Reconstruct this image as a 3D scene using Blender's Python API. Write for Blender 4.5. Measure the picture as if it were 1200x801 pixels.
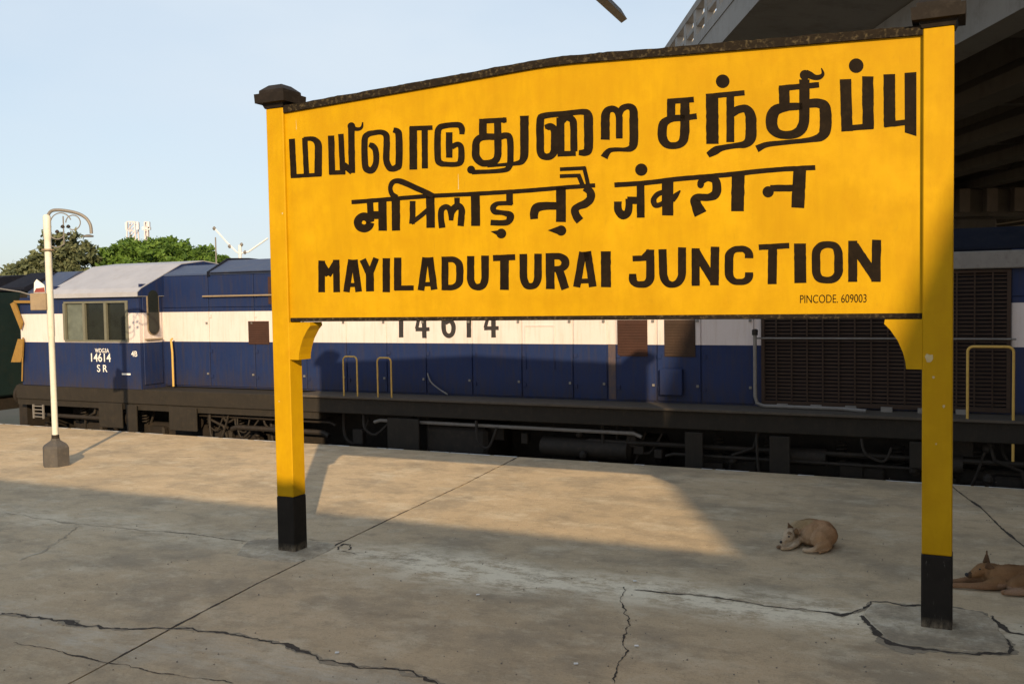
import bpy, bmesh, math, random
import numpy as np
from mathutils import Vector, Matrix, noise
random.seed(7)
SC = bpy.context.scene
for o in list(bpy.data.objects): bpy.data.objects.remove(o)
col = SC.collection

# ------------------------------------------------------------------ camera
H = 2.0; FPX = 1138.1; PITCH = .0467; ROLL = -.0171
FWD = np.array([0, math.cos(PITCH), -math.sin(PITCH)])
r0 = np.array([1., 0, 0]); u0 = np.cross(r0, FWD)
RIGHT = math.cos(ROLL)*r0 + math.sin(ROLL)*u0
UP = -math.sin(ROLL)*r0 + math.cos(ROLL)*u0
cam = bpy.data.cameras.new('camera'); co = bpy.data.objects.new('camera', cam); col.objects.link(co)
co.matrix_world = Matrix(((RIGHT[0], UP[0], -FWD[0], 0), (RIGHT[1], UP[1], -FWD[1], 0), (RIGHT[2], UP[2], -FWD[2], H), (0, 0, 0, 1)))
cam.sensor_width = 36; cam.lens = FPX/1200*36; cam.clip_end = 3000; cam.clip_start = .05
SC.camera = co
SC.render.resolution_x = 1024; SC.render.resolution_y = 683

# ------------------------------------------------------------------ world, sun, exposure
TAN = .37; SAZ = Vector((-.142, .99, 0)).normalized()      # the light travels this way over the ground
ELEV = math.atan(TAN)
w = bpy.data.worlds.new('World'); SC.world = w; w.use_nodes = True
nt = w.node_tree; nt.nodes.clear()
sky = nt.nodes.new('ShaderNodeTexSky'); sky.sky_type = 'NISHITA'; sky.sun_disc = False
sky.sun_elevation = ELEV; sky.sun_rotation = math.radians(172)
sky.air_density = 1.; sky.dust_density = 1.2; sky.ozone_density = 1.2; sky.altitude = 10
hz = nt.nodes.new('ShaderNodeMix'); hz.data_type = 'RGBA'; hz.inputs[0].default_value = .62; hz.inputs[7].default_value = (5.1, 5.8, 6.5, 1)   # even milky haze over the clear sky
bg = nt.nodes.new('ShaderNodeBackground'); bg.inputs[1].default_value = .1
out = nt.nodes.new('ShaderNodeOutputWorld')
cn = nt.nodes.new('ShaderNodeTexNoise'); cn.inputs['Scale'].default_value = 1.6; cn.inputs['Detail'].default_value = 5
cm = nt.nodes.new('ShaderNodeMapping'); cm.inputs['Scale'].default_value = (1, 1, 2.6); ct = nt.nodes.new('ShaderNodeTexCoord')
nt.links.new(ct.outputs['Generated'], cm.inputs[0]); nt.links.new(cm.outputs[0], cn.inputs[0])
cr_ = nt.nodes.new('ShaderNodeMapRange'); cr_.inputs[1].default_value = .3; cr_.inputs[2].default_value = .7; cr_.inputs[3].default_value = .42; cr_.inputs[4].default_value = .95
nt.links.new(cn.outputs[0], cr_.inputs[0]); nt.links.new(cr_.outputs[0], hz.inputs[0])   # thin uneven haze veil
nt.links.new(sky.outputs[0], hz.inputs[6]); nt.links.new(hz.outputs[2], bg.inputs[0]); nt.links.new(bg.outputs[0], out.inputs[0])
sl = bpy.data.lights.new('sun', 'SUN'); sl.energy = 4.7; sl.angle = math.radians(.55); sl.color = (1, .745, .44)
so = bpy.data.objects.new('sun', sl); col.objects.link(so)
ld = Vector((SAZ.x*math.cos(ELEV), SAZ.y*math.cos(ELEV), -math.sin(ELEV)))
so.rotation_euler = ld.to_track_quat('-Z', 'Y').to_euler(); so.location = (2, -10, 12)
SC.view_settings.view_transform = 'Standard'; SC.view_settings.look = 'None'
SC.view_settings.exposure = .5; SC.view_settings.gamma = 1

# ------------------------------------------------------------------ frames of the place
YAW = .4579                                    # track direction
TU = np.array([math.cos(YAW), -math.sin(YAW)]); TN = np.array([math.sin(YAW), math.cos(YAW)])
EDGE = 10.84; SIDE = 11.14                      # platform edge and outer side of the train, measured along TN
def ray(px, py): return FWD + RIGHT*(px-600)/FPX - UP*(py-400.5)/FPX
def gnd(px, py, h=0):
    d = ray(px, py); t = (h-H)/d[2]; return Vector((d[0]*t, d[1]*t, h))
def side(px, py, d=0.):
    """point of the train's side (d metres in) seen at px,py -> (u, z)"""
    r = ray(px, py); t = (SIDE+d)/(r[:2]@TN); P = r*t
    return float(P[:2]@TU), float(P[2]+H)
SL = np.array([-1.8254, 7.6656]); SR = np.array([2.4742, 5.634])
SS = (SR-SL)/np.linalg.norm(SR-SL); SM = np.array([-SS[1], SS[0]]); SW = float(np.linalg.norm(SR-SL))
def onsign(px, py, rec=0.):
    r = ray(px, py); o = SL+SM*rec; t = (o@SM)/(r[:2]@SM); P = r*t
    return float((P[:2]-SL)@SS), float(P[2]+H)
def trk(u, v, z=0): p = TU*u+TN*v; return Vector((p[0], p[1], z))

# ------------------------------------------------------------------ mesh helpers
def box(bm, x0, x1, y0, y1, z0, z1, bev=0, seg=1):
    vs = [bm.verts.new((x, y, z)) for z in (z0, z1) for y in (y0, y1) for x in (x0, x1)]
    F = [(0, 2, 3, 1), (4, 5, 7, 6), (0, 1, 5, 4), (2, 6, 7, 3), (0, 4, 6, 2), (1, 3, 7, 5)]
    fs = [bm.faces.new([vs[i] for i in f]) for f in F]
    if bev:
        es = list({e for f in fs for e in f.edges})
        bmesh.ops.bevel(bm, geom=es, offset=bev, segments=seg, affect='EDGES', profile=.5)
def prism(bm, poly, a0, a1, f):
    """poly: 2D points; f(p, q, a) -> xyz; extruded from a0 to a1"""
    A = [bm.verts.new(f(p, q, a0)) for p, q in poly]; B = [bm.verts.new(f(p, q, a1)) for p, q in poly]
    n = len(poly); bm.faces.new(A); bm.faces.new(B[::-1])
    for i in range(n): bm.faces.new([A[i], B[i], B[(i+1) % n], A[(i+1) % n]])
XZ = lambda p, q, a: (p, a, q)
XY = lambda p, q, a: (p, q, a)
YZ = lambda p, q, a: (a, p, q)
def tube(bm, pts, r, n=8, cap=True):
    pts = [Vector(p) for p in pts]; rings = []
    rr = r if isinstance(r, (list, tuple)) else [r]*len(pts)
    prev = None
    for i, p in enumerate(pts):
        t = (pts[min(i+1, len(pts)-1)]-pts[max(i-1, 0)]).normalized()
        if prev is None: a = t.orthogonal().normalized()
        else: a = (prev-t*prev.dot(t)).normalized()
        prev = a; b = t.cross(a)
        rings.append([bm.verts.new(p+(a*math.cos(2*math.pi*k/n)+b*math.sin(2*math.pi*k/n))*rr[i]) for k in range(n)])
    for A, B in zip(rings, rings[1:]):
        for k in range(n): bm.faces.new([A[k], A[(k+1) % n], B[(k+1) % n], B[k]])
    if cap: bm.faces.new(rings[0][::-1]); bm.faces.new(rings[-1])
def lathe(bm, c, prof, n=14):
    c = Vector(c); rings = []
    for r, z in prof: rings.append([bm.verts.new(c+Vector((r*math.cos(2*math.pi*k/n), r*math.sin(2*math.pi*k/n), z))) for k in range(n)])
    for A, B in zip(rings, rings[1:]):
        for k in range(n): bm.faces.new([A[k], A[(k+1) % n], B[(k+1) % n], B[k]])
    bm.faces.new(rings[0][::-1]); bm.faces.new(rings[-1])
def catmull(P, k=5):
    P = [np.array(p, float) for p in P]; Q = [P[0]]+P+[P[-1]]; o = []
    for i in range(len(P)-1):
        a, b, c, d = Q[i:i+4]
        for j in range(k):
            t = j/k; o.append(.5*((2*b)+(c-a)*t+(2*a-5*b+4*c-d)*t*t+(3*b-a-3*c+d)*t**3))
    o.append(P[-1]); return o
def obj(name, bm, m, parent=None, smooth=False, label=None, kind=None):
    bmesh.ops.recalc_face_normals(bm, faces=bm.faces)
    me = bpy.data.meshes.new(name); bm.to_mesh(me); bm.free()
    me.materials.append(m)
    if smooth:
        me.polygons.foreach_set('use_smooth', [True]*len(me.polygons))
        me.set_sharp_from_angle(angle=math.radians(40))
    o = bpy.data.objects.new(name, me); col.objects.link(o)
    if parent: o.parent = parent
    if label: o['label'] = label
    if kind: o['kind'] = kind
    return o
def tag(o, label, cat, group=None):
    o['label'] = label; o['category'] = cat
    if group: o['group'] = group
    return o
def thing(name, label, cat, loc=(0, 0, 0), rz=0, group=None):
    o = bpy.data.objects.new(name, None); col.objects.link(o); o.location = loc; o.rotation_euler = (0, 0, rz)
    o.empty_display_size = .2
    return tag(o, label, cat, group)
def piece(name, m, parent, f, smooth=False, label=None, kind=None):
    bm = bmesh.new(); f(bm); return obj(name, bm, m, parent, smooth, label, kind)
def bx(name, m, parent, *a, bev=0, label=None):
    return piece(name, m, parent, lambda bm: box(bm, *a, bev=bev), label=label)
def clone(o, parent, loc=None):
    c = o.copy(); col.objects.link(c); c.parent = parent
    if loc is not None: c.location = loc
    return c

# ------------------------------------------------------------------ materials
class N:
    def __init__(s, name):
        s.m = bpy.data.materials.new(name); s.m.use_nodes = True; s.t = s.m.node_tree
        s.b = s.t.nodes['Principled BSDF']; s.tc = s.t.nodes.new('ShaderNodeTexCoord')
    def n(s, typ, **kw):
        x = s.t.nodes.new(typ)
        for k, v in kw.items(): setattr(x, k, v)
        return x
    def l(s, a, b): s.t.links.new(a, b)
    def vec(s, scale=(1, 1, 1)):
        mp = s.n('ShaderNodeMapping'); mp.inputs['Scale'].default_value = scale; s.l(s.tc.outputs['Object'], mp.inputs[0]); return mp.outputs[0]
    def noise(s, sc, det=6, rough=.6, scale=(1, 1, 1), lo=.3, hi=.7):
        x = s.n('ShaderNodeTexNoise'); x.inputs['Scale'].default_value = sc; x.inputs['Detail'].default_value = det; x.inputs['Roughness'].default_value = rough
        s.l(s.vec(scale), x.inputs[0]); return s.ramp(x.outputs[0], lo, hi)
    def ramp(s, v, lo, hi):
        r = s.n('ShaderNodeMapRange'); r.inputs[1].default_value = lo; r.inputs[2].default_value = hi; s.l(v, r.inputs[0]); return r.outputs[0]
    def mix(s, f, a, b):
        x = s.n('ShaderNodeMix', data_type='RGBA')
        for v, i in ((f, 0), (a, 6), (b, 7)):
            if isinstance(v, (int, float)): x.inputs[i].default_value = v
            elif isinstance(v, tuple): x.inputs[i].default_value = (*v, 1)
            else: s.l(v, x.inputs[i])
        return x.outputs[2]
    def math(s, op, a, b=0.):
        x = s.n('ShaderNodeMath', operation=op)
        for i, v in enumerate((a, b)):
            if isinstance(v, (int, float)): x.inputs[i].default_value = v
            else: s.l(v, x.inputs[i])
        return x.outputs[0]
    def bump(s, h, st=.2, dist=.01):
        x = s.n('ShaderNodeBump'); x.inputs['Strength'].default_value = st; x.inputs['Distance'].default_value = dist
        s.l(h, x.inputs['Height']); s.l(x.outputs[0], s.b.inputs['Normal'])
    def fin(s, c, rough=.7, metal=0, spec=.5):
        if isinstance(c, tuple): s.b.inputs['Base Color'].default_value = (*c, 1)
        else: s.l(c, s.b.inputs['Base Color'])
        if isinstance(rough, (int, float)): s.b.inputs['Roughness'].default_value = rough
        else: s.l(rough, s.b.inputs['Roughness'])
        s.b.inputs['Metallic'].default_value = metal; s.b.inputs['Specular IOR Level'].default_value = spec
        return s.m
def worn(name, c, c2, dirt=None, sc=3., rough=.6, metal=0, streak=0., bump=.15, bs=60., damt=.5, spec=.4):
    g = N(name); k = g.mix(g.noise(sc, 8, .65), c, c2)
    if dirt:
        k = g.mix(g.math('MULTIPLY', g.noise(sc*2.3, 10, .7, lo=.52, hi=.72), damt), k, dirt)
        if streak: k = g.mix(g.math('MULTIPLY', g.noise(sc*3, 6, .7, scale=(6, 6, .35), lo=.5, hi=.8), streak), k, dirt)
    g.bump(g.noise(bs, 6, .6, lo=0, hi=1), bump, .004)
    return g.fin(k, rough, metal, spec)

M = {}
# yellow enamel of the name board: patchy hand-painted coats, faint vertical runs
g = N('yellow_enamel')
k = g.mix(g.noise(2.2, 6, .6, scale=(1, 1, .8), lo=.35, hi=.65), (.465, .272, .002), (.40, .225, .002))
k = g.mix(g.math('MULTIPLY', g.noise(9, 6, .6, scale=(2.2, 1, .35), lo=.45, hi=.75), .35), k, (.33, .175, .002))
k = g.mix(g.math('MULTIPLY', g.noise(5.5, 8, .68, lo=.46, hi=.66), .6), k, (.40, .215, .002))
k = g.mix(g.math('MULTIPLY', g.noise(30, 8, .7, scale=(1, 1, .3), lo=.6, hi=.8), .35), k, (.22, .125, .012))
k = g.mix(g.math('MULTIPLY', g.noise(1.3, 8, .7, lo=.5, hi=.7), .35), k, (.62, .37, .01))
g.bump(g.noise(45, 5, .6, scale=(1, 1, .6), lo=0, hi=1), .12, .003)
M['yellow'] = g.fin(k, .55, 0, .12)
M['letter'] = worn('letter_black_paint', (.008, .0055, .0035), (.014, .0095, .006), (.03, .02, .01), sc=9, rough=.6, bump=.1, damt=.4, spec=.06)
M['black'] = worn('black_bitumen_paint', (.011, .009, .008), (.02, .016, .014), (.06, .052, .045), sc=6, rough=.6, bump=.25, damt=.3, spec=.12)
g = N('black_paint_dusty_foot'); sp_ = g.n('ShaderNodeSeparateXYZ'); g.l(g.tc.outputs['Object'], sp_.inputs[0])
k = g.mix(g.noise(6, 8, .7), (.010, .0085, .0075), (.018, .015, .013))
k = g.mix(g.math('MULTIPLY', g.ramp(sp_.outputs[2], .07, .0), g.noise(14, 8, .75, scale=(1, 1, .5), lo=.38, hi=.62)), k, (.26, .21, .15))
k = g.mix(g.math('MULTIPLY', g.noise(22, 8, .75, scale=(1.5, 1.5, .3), lo=.62, hi=.74), .7), k, (.2, .19, .17))
g.bump(g.noise(40, 6, .6, lo=0, hi=1), .35, .006); M['blackfoot'] = g.fin(k, .6, 0, .15)
M['trim'] = worn('weathered_black_edge', (.010, .008, .006), (.018, .013, .009), (.3, .24, .13), sc=16, rough=.8, bump=.5, bs=90, damt=.3, spec=.1)
def loco_paint():
    g = N('loco_blue_white_paint')
    sep = g.n('ShaderNodeSeparateXYZ'); g.l(g.tc.outputs['Object'], sep.inputs[0]); z = sep.outputs[2]
    blue = g.mix(g.noise(1.6, 8, .7), (.0085, .019, .074), (.012, .025, .086))
    blue = g.mix(g.math('MULTIPLY', g.noise(5, 8, .7, scale=(4, 4, .4), lo=.46, hi=.74), .65), blue, (.035, .03, .036))
    white = g.mix(g.noise(2, 8, .6), (.62, .565, .57), (.56, .51, .51))
    white = g.mix(g.math('MULTIPLY', g.noise(6, 8, .7, scale=(4, 4, .3), lo=.48, hi=.76), .5), white, (.42, .33, .28))
    a = g.math('GREATER_THAN', z, 1.37); b = g.math('LESS_THAN', z, 1.843)
    k = g.mix(g.math('MULTIPLY', a, b), blue, white)
    low = g.ramp(z, .95, .62)
    k = g.mix(g.math('MULTIPLY', low, g.noise(7, 8, .7, scale=(3, 3, .6), lo=.35, hi=.7)), k, (.034, .027, .023))
    g.bump(g.noise(2.5, 3, .5, lo=0, hi=1), .25, .02)
    return g.fin(k, .5, 0, .2)
M['loco'] = loco_paint()
M['frame'] = worn('grimy_underframe', (.011, .009, .007), (.017, .0135, .010), (.036, .027, .018), sc=4, rough=.85, streak=.5, bump=.4, bs=40)
M['under'] = worn('oily_running_gear', (.009, .007, .0055), (.018, .013, .0095), (.045, .031, .02), sc=7, rough=.75, bump=.5, bs=40)
M['roofgrey'] = worn('pale_grey_cab_roof', (.35, .36, .41), (.29, .3, .35), (.24, .22, .21), sc=2.5, rough=.55, bump=.2, damt=.4)
M['roofblue'] = worn('dusty_blue_roof', (.03, .045, .10), (.04, .056, .11), (.08, .08, .1), sc=3, rough=.5, bump=.2)
M['darkblue'] = worn('near_black_blue', (.006, .008, .016), (.011, .013, .022), (.025, .024, .026), sc=4, rough=.85, spec=.1)  # matt near-black blue for visor, roof ends, gutter and grille backing
M['mesh'] = worn('rusty_dark_grille', (.032, .018, .012), (.044, .025, .016), (.065, .036, .023), sc=5, rough=.8, bump=.3)
M['rustbrown'] = worn('rust_brown_screen', (.05, .02, .013), (.036, .015, .011), (.05, .025, .018), sc=6, rough=.85, bump=.6, bs=160)
M['rail'] = worn('faded_yellow_handrail', (.55, .36, .09), (.46, .29, .07), (.25, .15, .06), sc=12, rough=.6)
M['tan'] = worn('faded_tan_paint', (.26, .2, .13), (.2, .155, .11), (.12, .08, .06), sc=8, rough=.7)
M['grey'] = worn('dull_grey_steel', (.16, .15, .145), (.2, .19, .18), (.09, .07, .06), sc=8, rough=.6, metal=.2)
M['cream'] = worn('cream_pole_paint', (.62, .61, .56), (.55, .54, .49), (.4, .32, .22), sc=8, rough=.5, damt=.35)
M['footing'] = worn('black_painted_footing', (.052, .048, .047), (.075, .07, .068), (.13, .11, .09), sc=10, rough=.8, bump=.5)
M['teal'] = worn('dark_green_coach_paint', (.005, .014, .016), (.008, .019, .02), (.02, .024, .02), sc=3, rough=.5)
M['framegrey'] = worn('grey_green_frame', (.14, .14, .105), (.11, .11, .09), None, sc=8)
M['mustard'] = worn('mustard_bracket', (.26, .15, .03), (.2, .115, .025), (.14, .08, .03), sc=12, rough=.6)
M['red'] = worn('faded_red', (.22, .035, .03), (.16, .03, .03), (.2, .05, .04), sc=9, rough=.6)
M['whitepaint'] = worn('white_paint', (.75, .74, .72), (.65, .64, .62), (.4, .38, .35), sc=10, rough=.6)
M['black2'] = worn('stencil_black', (.02, .017, .018), (.03, .026, .026), None, sc=8, rough=.6)
M['bark'] = worn('tree_bark', (.09, .065, .045), (.13, .1, .07), (.05, .04, .03), sc=8, rough=.9, bump=.6)
M['steel'] = worn('worn_rail_steel', (.12, .09, .07), (.2, .17, .15), (.08, .045, .03), sc=12, rough=.5, metal=.6)
M['sheet'] = worn('corrugated_roof_sheet', (.3, .29, .28), (.24, .22, .21), (.2, .11, .07), sc=2, rough=.5, metal=.4)
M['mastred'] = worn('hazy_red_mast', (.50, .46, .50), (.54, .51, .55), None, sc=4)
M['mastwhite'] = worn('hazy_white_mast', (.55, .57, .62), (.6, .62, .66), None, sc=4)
def glass(name, c, rough=.08):
    g = N(name); k = g.mix(g.noise(6, 6, .7), c, tuple(x*.6 for x in c)); return g.fin(k, rough, 0, .35)
M['glassd'] = glass('dark_cab_glass', (.018, .022, .02)); M['glassl'] = glass('reflecting_cab_glass', (.13, .15, .13), .25)  # second glass is paler: a reflection painted into the first pane's colour
# concrete of the flyover
def concrete(name, c, c2, d, sc=.5):
    g = N(name); k = g.mix(g.noise(sc, 8, .65), c, c2)
    k = g.mix(g.math('MULTIPLY', g.noise(sc*3, 10, .75, lo=.5, hi=.75), .6), k, d)
    k = g.mix(g.math('MULTIPLY', g.noise(1.5, 6, .7, scale=(.5, 3, .12), lo=.55, hi=.8), .55), k, d)
    g.bump(g.noise(25, 8, .7, lo=0, hi=1), .25, .01); return g.fin(k, .9, 0, .2)
M['conc_shade'] = concrete('shaded_concrete', (.13, .11, .09), (.18, .155, .13), (.07, .056, .044))  # darker copy of the concrete: shade beneath the deck put into the colour
M['conc'] = concrete('flyover_concrete', (.27, .255, .235), (.34, .32, .3), (.13, .115, .1))
M['concd'] = concrete('stained_pier_concrete', (.2, .16, .125), (.26, .21, .17), (.1, .075, .06))
# platform surface: every mesh of it keeps world coordinates, so Object = place
def platform_mat(name, base1, base2, seam=True, patch=False):
    g = N(name)
    mp = g.n('ShaderNodeMapping', vector_type='TEXTURE'); mp.inputs['Rotation'].default_value = (0, 0, -YAW); g.l(g.tc.outputs['Object'], mp.inputs[0])
    def nz(sc, det, ro, scale=(1, 1, 1), lo=.3, hi=.7):
        q = g.n('ShaderNodeMapping'); q.inputs['Scale'].default_value = scale; g.l(mp.outputs[0], q.inputs[0])
        x = g.n('ShaderNodeTexNoise'); x.inputs['Scale'].default_value = sc; x.inputs['Detail'].default_value = det; x.inputs['Roughness'].default_value = ro
        g.l(q.outputs[0], x.inputs[0]); return g.ramp(x.outputs[0], lo, hi)
    k = g.mix(nz(.45, 8, .6, lo=.35, hi=.65), base1, base2)
    k = g.mix(g.math('MULTIPLY', nz(1.1, 11, .68, (1, 1.15, 1), .47, .63), .75), k, (.28, .232, .168))
    k = g.mix(g.math('MULTIPLY', nz(1.7, 11, .7, (1, 1.3, 1), .52, .66), .65), k, (.62, .53, .39))
    k = g.mix(g.math('MULTIPLY', nz(4.5, 11, .74, (.8, 1.2, 1), .5, .68), .6), k, (.25, .2, .135))
    k = g.mix(g.math('MULTIPLY', nz(8, 11, .75, (.8, 1.2, 1), .54, .7), .55), k, (.63, .53, .38))
    k = g.mix(g.math('MULTIPLY', nz(21, 8, .7, (1, 1.2, 1), .56, .72), .45), k, (.22, .175, .12))
    k = g.mix(g.math('MULTIPLY', nz(60, 6, .7, (1, 1, 1), .54, .7), .55), k, (.18, .14, .10))
    k = g.mix(g.math('MULTIPLY', nz(75, 6, .7, (1, 1, 1), .58, .72), .5), k, (.68, .6, .47))
    if patch: k = g.mix(g.math('MULTIPLY', nz(7, 10, .78, (1, 1, 1), .48, .64), .5), k, (.70, .64, .52))
    if patch: k = g.mix(g.math('MULTIPLY', nz(2.3, 10, .78, (1, 1, 1), .44, .58), .75), k, (.22, .18, .13))
    if seam:
        sp = g.n('ShaderNodeSeparateXYZ'); g.l(mp.outputs[0], sp.inputs[0]); u, v = sp.outputs[0], sp.outputs[1]
        vv = g.math('ADD', v, g.math('MULTIPLY', nz(.9, 4, .6, lo=.2, hi=.8), .5))
        # pale cement bleed along the old joint through the two posts
        d = g.math('ABSOLUTE', g.math('SUBTRACT', vv, 6.42)); band = g.ramp(d, .46, .06)
        ub = g.math('MULTIPLY', g.ramp(u, -4.9, -3.6), g.ramp(u, .6, -1.4))
        ub = g.math('ADD', g.math('MULTIPLY', ub, 1.), .42)
        pale = g.math('MULTIPLY', g.math('MULTIPLY', band, ub), nz(5, 12, .85, (.8, 1.4, 1), .43, .55))
        k = g.mix(pale, k, (.76, .66, .5))
        # second faint band near the camera on the left
        d2 = g.math('ABSOLUTE', g.math('SUBTRACT', vv, 4.35)); b2 = g.math('MULTIPLY', g.math('MULTIPLY', g.ramp(d2, .3, .03), g.ramp(u, -1., -2.4)), nz(6, 10, .75, (.6, 1.8, 1), .4, .65))
        k = g.mix(g.math('MULTIPLY', b2, .6), k, (.55, .51, .43))
    hgt = g.math('ADD', g.math('MULTIPLY', nz(3, 6, .6, lo=0, hi=1), 2.), nz(60, 10, .75, lo=0, hi=1))
    g.bump(hgt, .8, .008)
    return g.fin(k, .88, 0, .25)
M['plat'] = platform_mat('platform_concrete', (.54, .415, .27), (.44, .34, .22))
M['patch'] = platform_mat('cement_repair', (.51, .42, .3), (.38, .31, .225), seam=False, patch=True)
M['crack'] = worn('crack_dirt', (.035, .027, .021), (.06, .047, .037), (.12, .095, .072), sc=14, rough=.95, bump=.6)
M['chip'] = worn('pale_paint_chip', (.5, .42, .24), (.42, .34, .18), None, sc=30, rough=.8)
M['ballast'] = worn('track_ballast', (.12, .1, .085), (.2, .17, .145), (.06, .045, .035), sc=9, rough=.95, bump=1., bs=25)
M['earth'] = worn('dry_earth', (.2, .15, .1), (.14, .12, .07), (.08, .09, .04), sc=.3, rough=.95, bump=.5, bs=6)
M['pebble'] = worn('grit', (.3, .26, .2), (.15, .12, .1), None, sc=20, rough=.9)

# ------------------------------------------------------------------ ground and platform
bm = bmesh.new()
for ring in [[(-900, -900), (900, -900), (900, 900), (-900, 900)]]:
    bm.faces.new([bm.verts.new((a, b, -1.35)) for a, b in ring])
obj('ground', bm, M['earth'], kind='structure')
def ground_poly(name, pts, z0, z1, m, kind='structure', parent=None):
    b = bmesh.new(); prism(b, pts, z0, z1, XY); return obj(name, b, m, parent, kind=kind)
# the platform is a row of slabs cast against each other; the joints seen in the photograph are real gaps
j1 = [gnd(125, 777.5), gnd(200, 736), gnd(300, 684), gnd(350, 660), gnd(400, 635), gnd(473, 600), gnd(540, 569), gnd(598, 541)]
j2 = [gnd(1122, 575), gnd(1150, 595), gnd(1175, 620), gnd(1200, 640)]
def uv(p): return float(np.array([p.x, p.y])@TU), float(np.array([p.x, p.y])@TN)
J1 = sorted([uv(p) for p in j1], key=lambda q: -q[1]); J2 = sorted([uv(p) for p in j2], key=lambda q: -q[1])
def extend(J, vmin, vmax=EDGE):
    J = list(J); a, b = J[0], J[-1]
    s_ = (a[0]-b[0])/(a[1]-b[1])
    J[0:0] = [(a[0]+(vmax-a[1])*s_, vmax)]
    J.append((b[0]+(vmin-b[1])*s_, vmin)); return J
J1 = extend(J1[1:], -12); J2 = extend(J2, -12)
plat = bpy.data.objects.new('platform', None); col.objects.link(plat); plat['kind'] = 'structure'
def slab(left, right, g=.007):
    P = []
    L_ = [(u+g, v) for u, v in left]; R_ = [(u-g, v) for u, v in right]
    pts = L_+R_[::-1]
    b = bmesh.new(); wpts = []
    for u, v in pts:
        p = trk(u, v); wpts.append((p.x, p.y))
    prism(b, wpts, -.25, 0., XY)
    return obj('slab', b, M['plat'], plat)
far = lambda u: [(u, EDGE), (u, -12)]
def wob(J):
    o = []
    for (a, b) in zip(J, J[1:]):
        n = max(1, int(abs(a[1]-b[1])/.25))
        for i in range(n):
            t = i/n; u = a[0]+(b[0]-a[0])*t; v = a[1]+(b[1]-a[1])*t
            o.append((u+(.012*noise.noise(Vector((v*2.3, u, 0)))), v))
    o.append(J[-1]); return o
J1w, J2w = wob(J1), wob(J2)
us = [-40, -26, -12.2]
slab(far(-40), far(-26)); slab(far(-26), far(-12.6)); slab(far(-12.6), J1w); slab(J1w, J2w); slab(J2w, far(9)); slab(far(9), far(22))
b = bmesh.new(); pts = [trk(-40, EDGE-.02), trk(22, EDGE-.02), trk(22, -12), trk(-40, -12)]
prism(b, [(p.x, p.y) for p in pts], -1.4, -.254, XY); obj('platform_base', b, M['concd'], plat)
# worn white edge line, broken
b = bmesh.new(); u = -18.
while u < 5:
    l = random.uniform(.05, .5); 
    if random.random() < .75:
        n = max(2, int(l/.06)); w1 = [random.uniform(.015, .055) for _ in range(n+1)]
        for i in range(n):
            q = [trk(u+l*i/n, EDGE-.004), trk(u+l*(i+1)/n, EDGE-.004), trk(u+l*(i+1)/n, EDGE-.004-w1[i+1]), trk(u+l*i/n, EDGE-.004-w1[i])]
            b.faces.new([b.verts.new((p.x, p.y, .003)) for p in q])
    u += l+random.uniform(0, .12)
obj('edge_line', b, M['whitepaint'], plat)

def ribbon(pts, wid, z=.003, m='crack', jit=.012, name='crack', seed=0):
    """irregular dirt-filled crack lying in the platform"""
    rnd = random.Random(seed); b = bmesh.new(); P = []
    for a, c in zip(pts, pts[1:]):
        n = max(2, int((c-a).length/.016))
        for i in range(n): P.append(a.lerp(c, i/n))
    P.append(pts[-1]); prev = None; ln = 0
    for i, p in enumerate(P):
        t = (P[min(i+1, len(P)-1)]-P[max(i-1, 0)]).normalized(); nn_ = Vector((-t.y, t.x, 0))
        ln += .016
        off = nn_*(noise.noise(Vector((ln*5, seed, 0)))*jit*2.+noise.noise(Vector((ln*15, seed, 3)))*jit*1.2+noise.noise(Vector((ln*37, seed, 4)))*jit*.7)
        ww = wid*(.16+3.2*max(0, noise.noise(Vector((ln*2.6, seed, 7))))**1.6+.9*abs(noise.noise(Vector((ln*19, seed, 9))))+1.1*max(0, noise.noise(Vector((ln*8, seed, 2)))))
        if i in (0, len(P)-1): ww *= .2
        A = b.verts.new((p.x+off.x+nn_.x*ww/2, p.y+off.y+nn_.y*ww/2, z)); B = b.verts.new((p.x+off.x-nn_.x*ww/2, p.y+off.y-nn_.y*ww/2, z))
        if prev: b.faces.new([prev[0], A, B, prev[1]])
        prev = (A, B)
    return obj(name, b, M[m], plat)
M['crumb'] = worn('crumbled_concrete', (.30, .25, .18), (.22, .18, .13), (.45, .4, .31), sc=16, rough=.95, bump=.9)
def crk(pts, wid, seed, jit=.015):
    ribbon(pts, wid*1.9, z=.0015, m='crumb', name='crack_edge', seed=seed+50, jit=jit*.9)
    return ribbon(pts, wid, seed=seed, jit=jit)
def C(ox, oy, s, *pts): return [gnd(ox+x/s, oy+y/s) for x, y in pts]
crk(C(0, 640, 4, (0, 316), (100, 325), (180, 330), (260, 345), (340, 362), (400, 374), (480, 378), (600, 388), (720, 382), (800, 385), (870, 384), (940, 395), (1060, 405), (1120, 418), (1190, 432))+C(300, 600, 3, (60, 452), (130, 475), (180, 495), (240, 522), (300, 532), (360, 545), (420, 548), (500, 550), (560, 568), (640, 600), (700, 640)), .036, 1, jit=.02)
ribbon(C(0, 640, 4, (60, 450), (200, 475), (380, 515), (500, 545), (640, 568), (760, 595), (900, 615), (1100, 640)), .013, seed=2)
ribbon(C(600, 600, 3, (395, 262), (385, 310), (405, 370), (410, 400), (388, 430), (395, 460), (408, 485), (370, 540), (355, 603)), .016, seed=3)
crk(C(600, 600, 3, (430, 272), (520, 282), (650, 290), (750, 305), (860, 322), (1000, 342), (1120, 352), (1160, 362))+[gnd(998, 718)], .022, 4, jit=.015)
crk(C(880, 580, 3.75, (440, 520), (500, 500), (530, 468), (600, 468), (680, 485), (760, 482), (880, 490), (960, 512), (1040, 530)), .038, 5)
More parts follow.
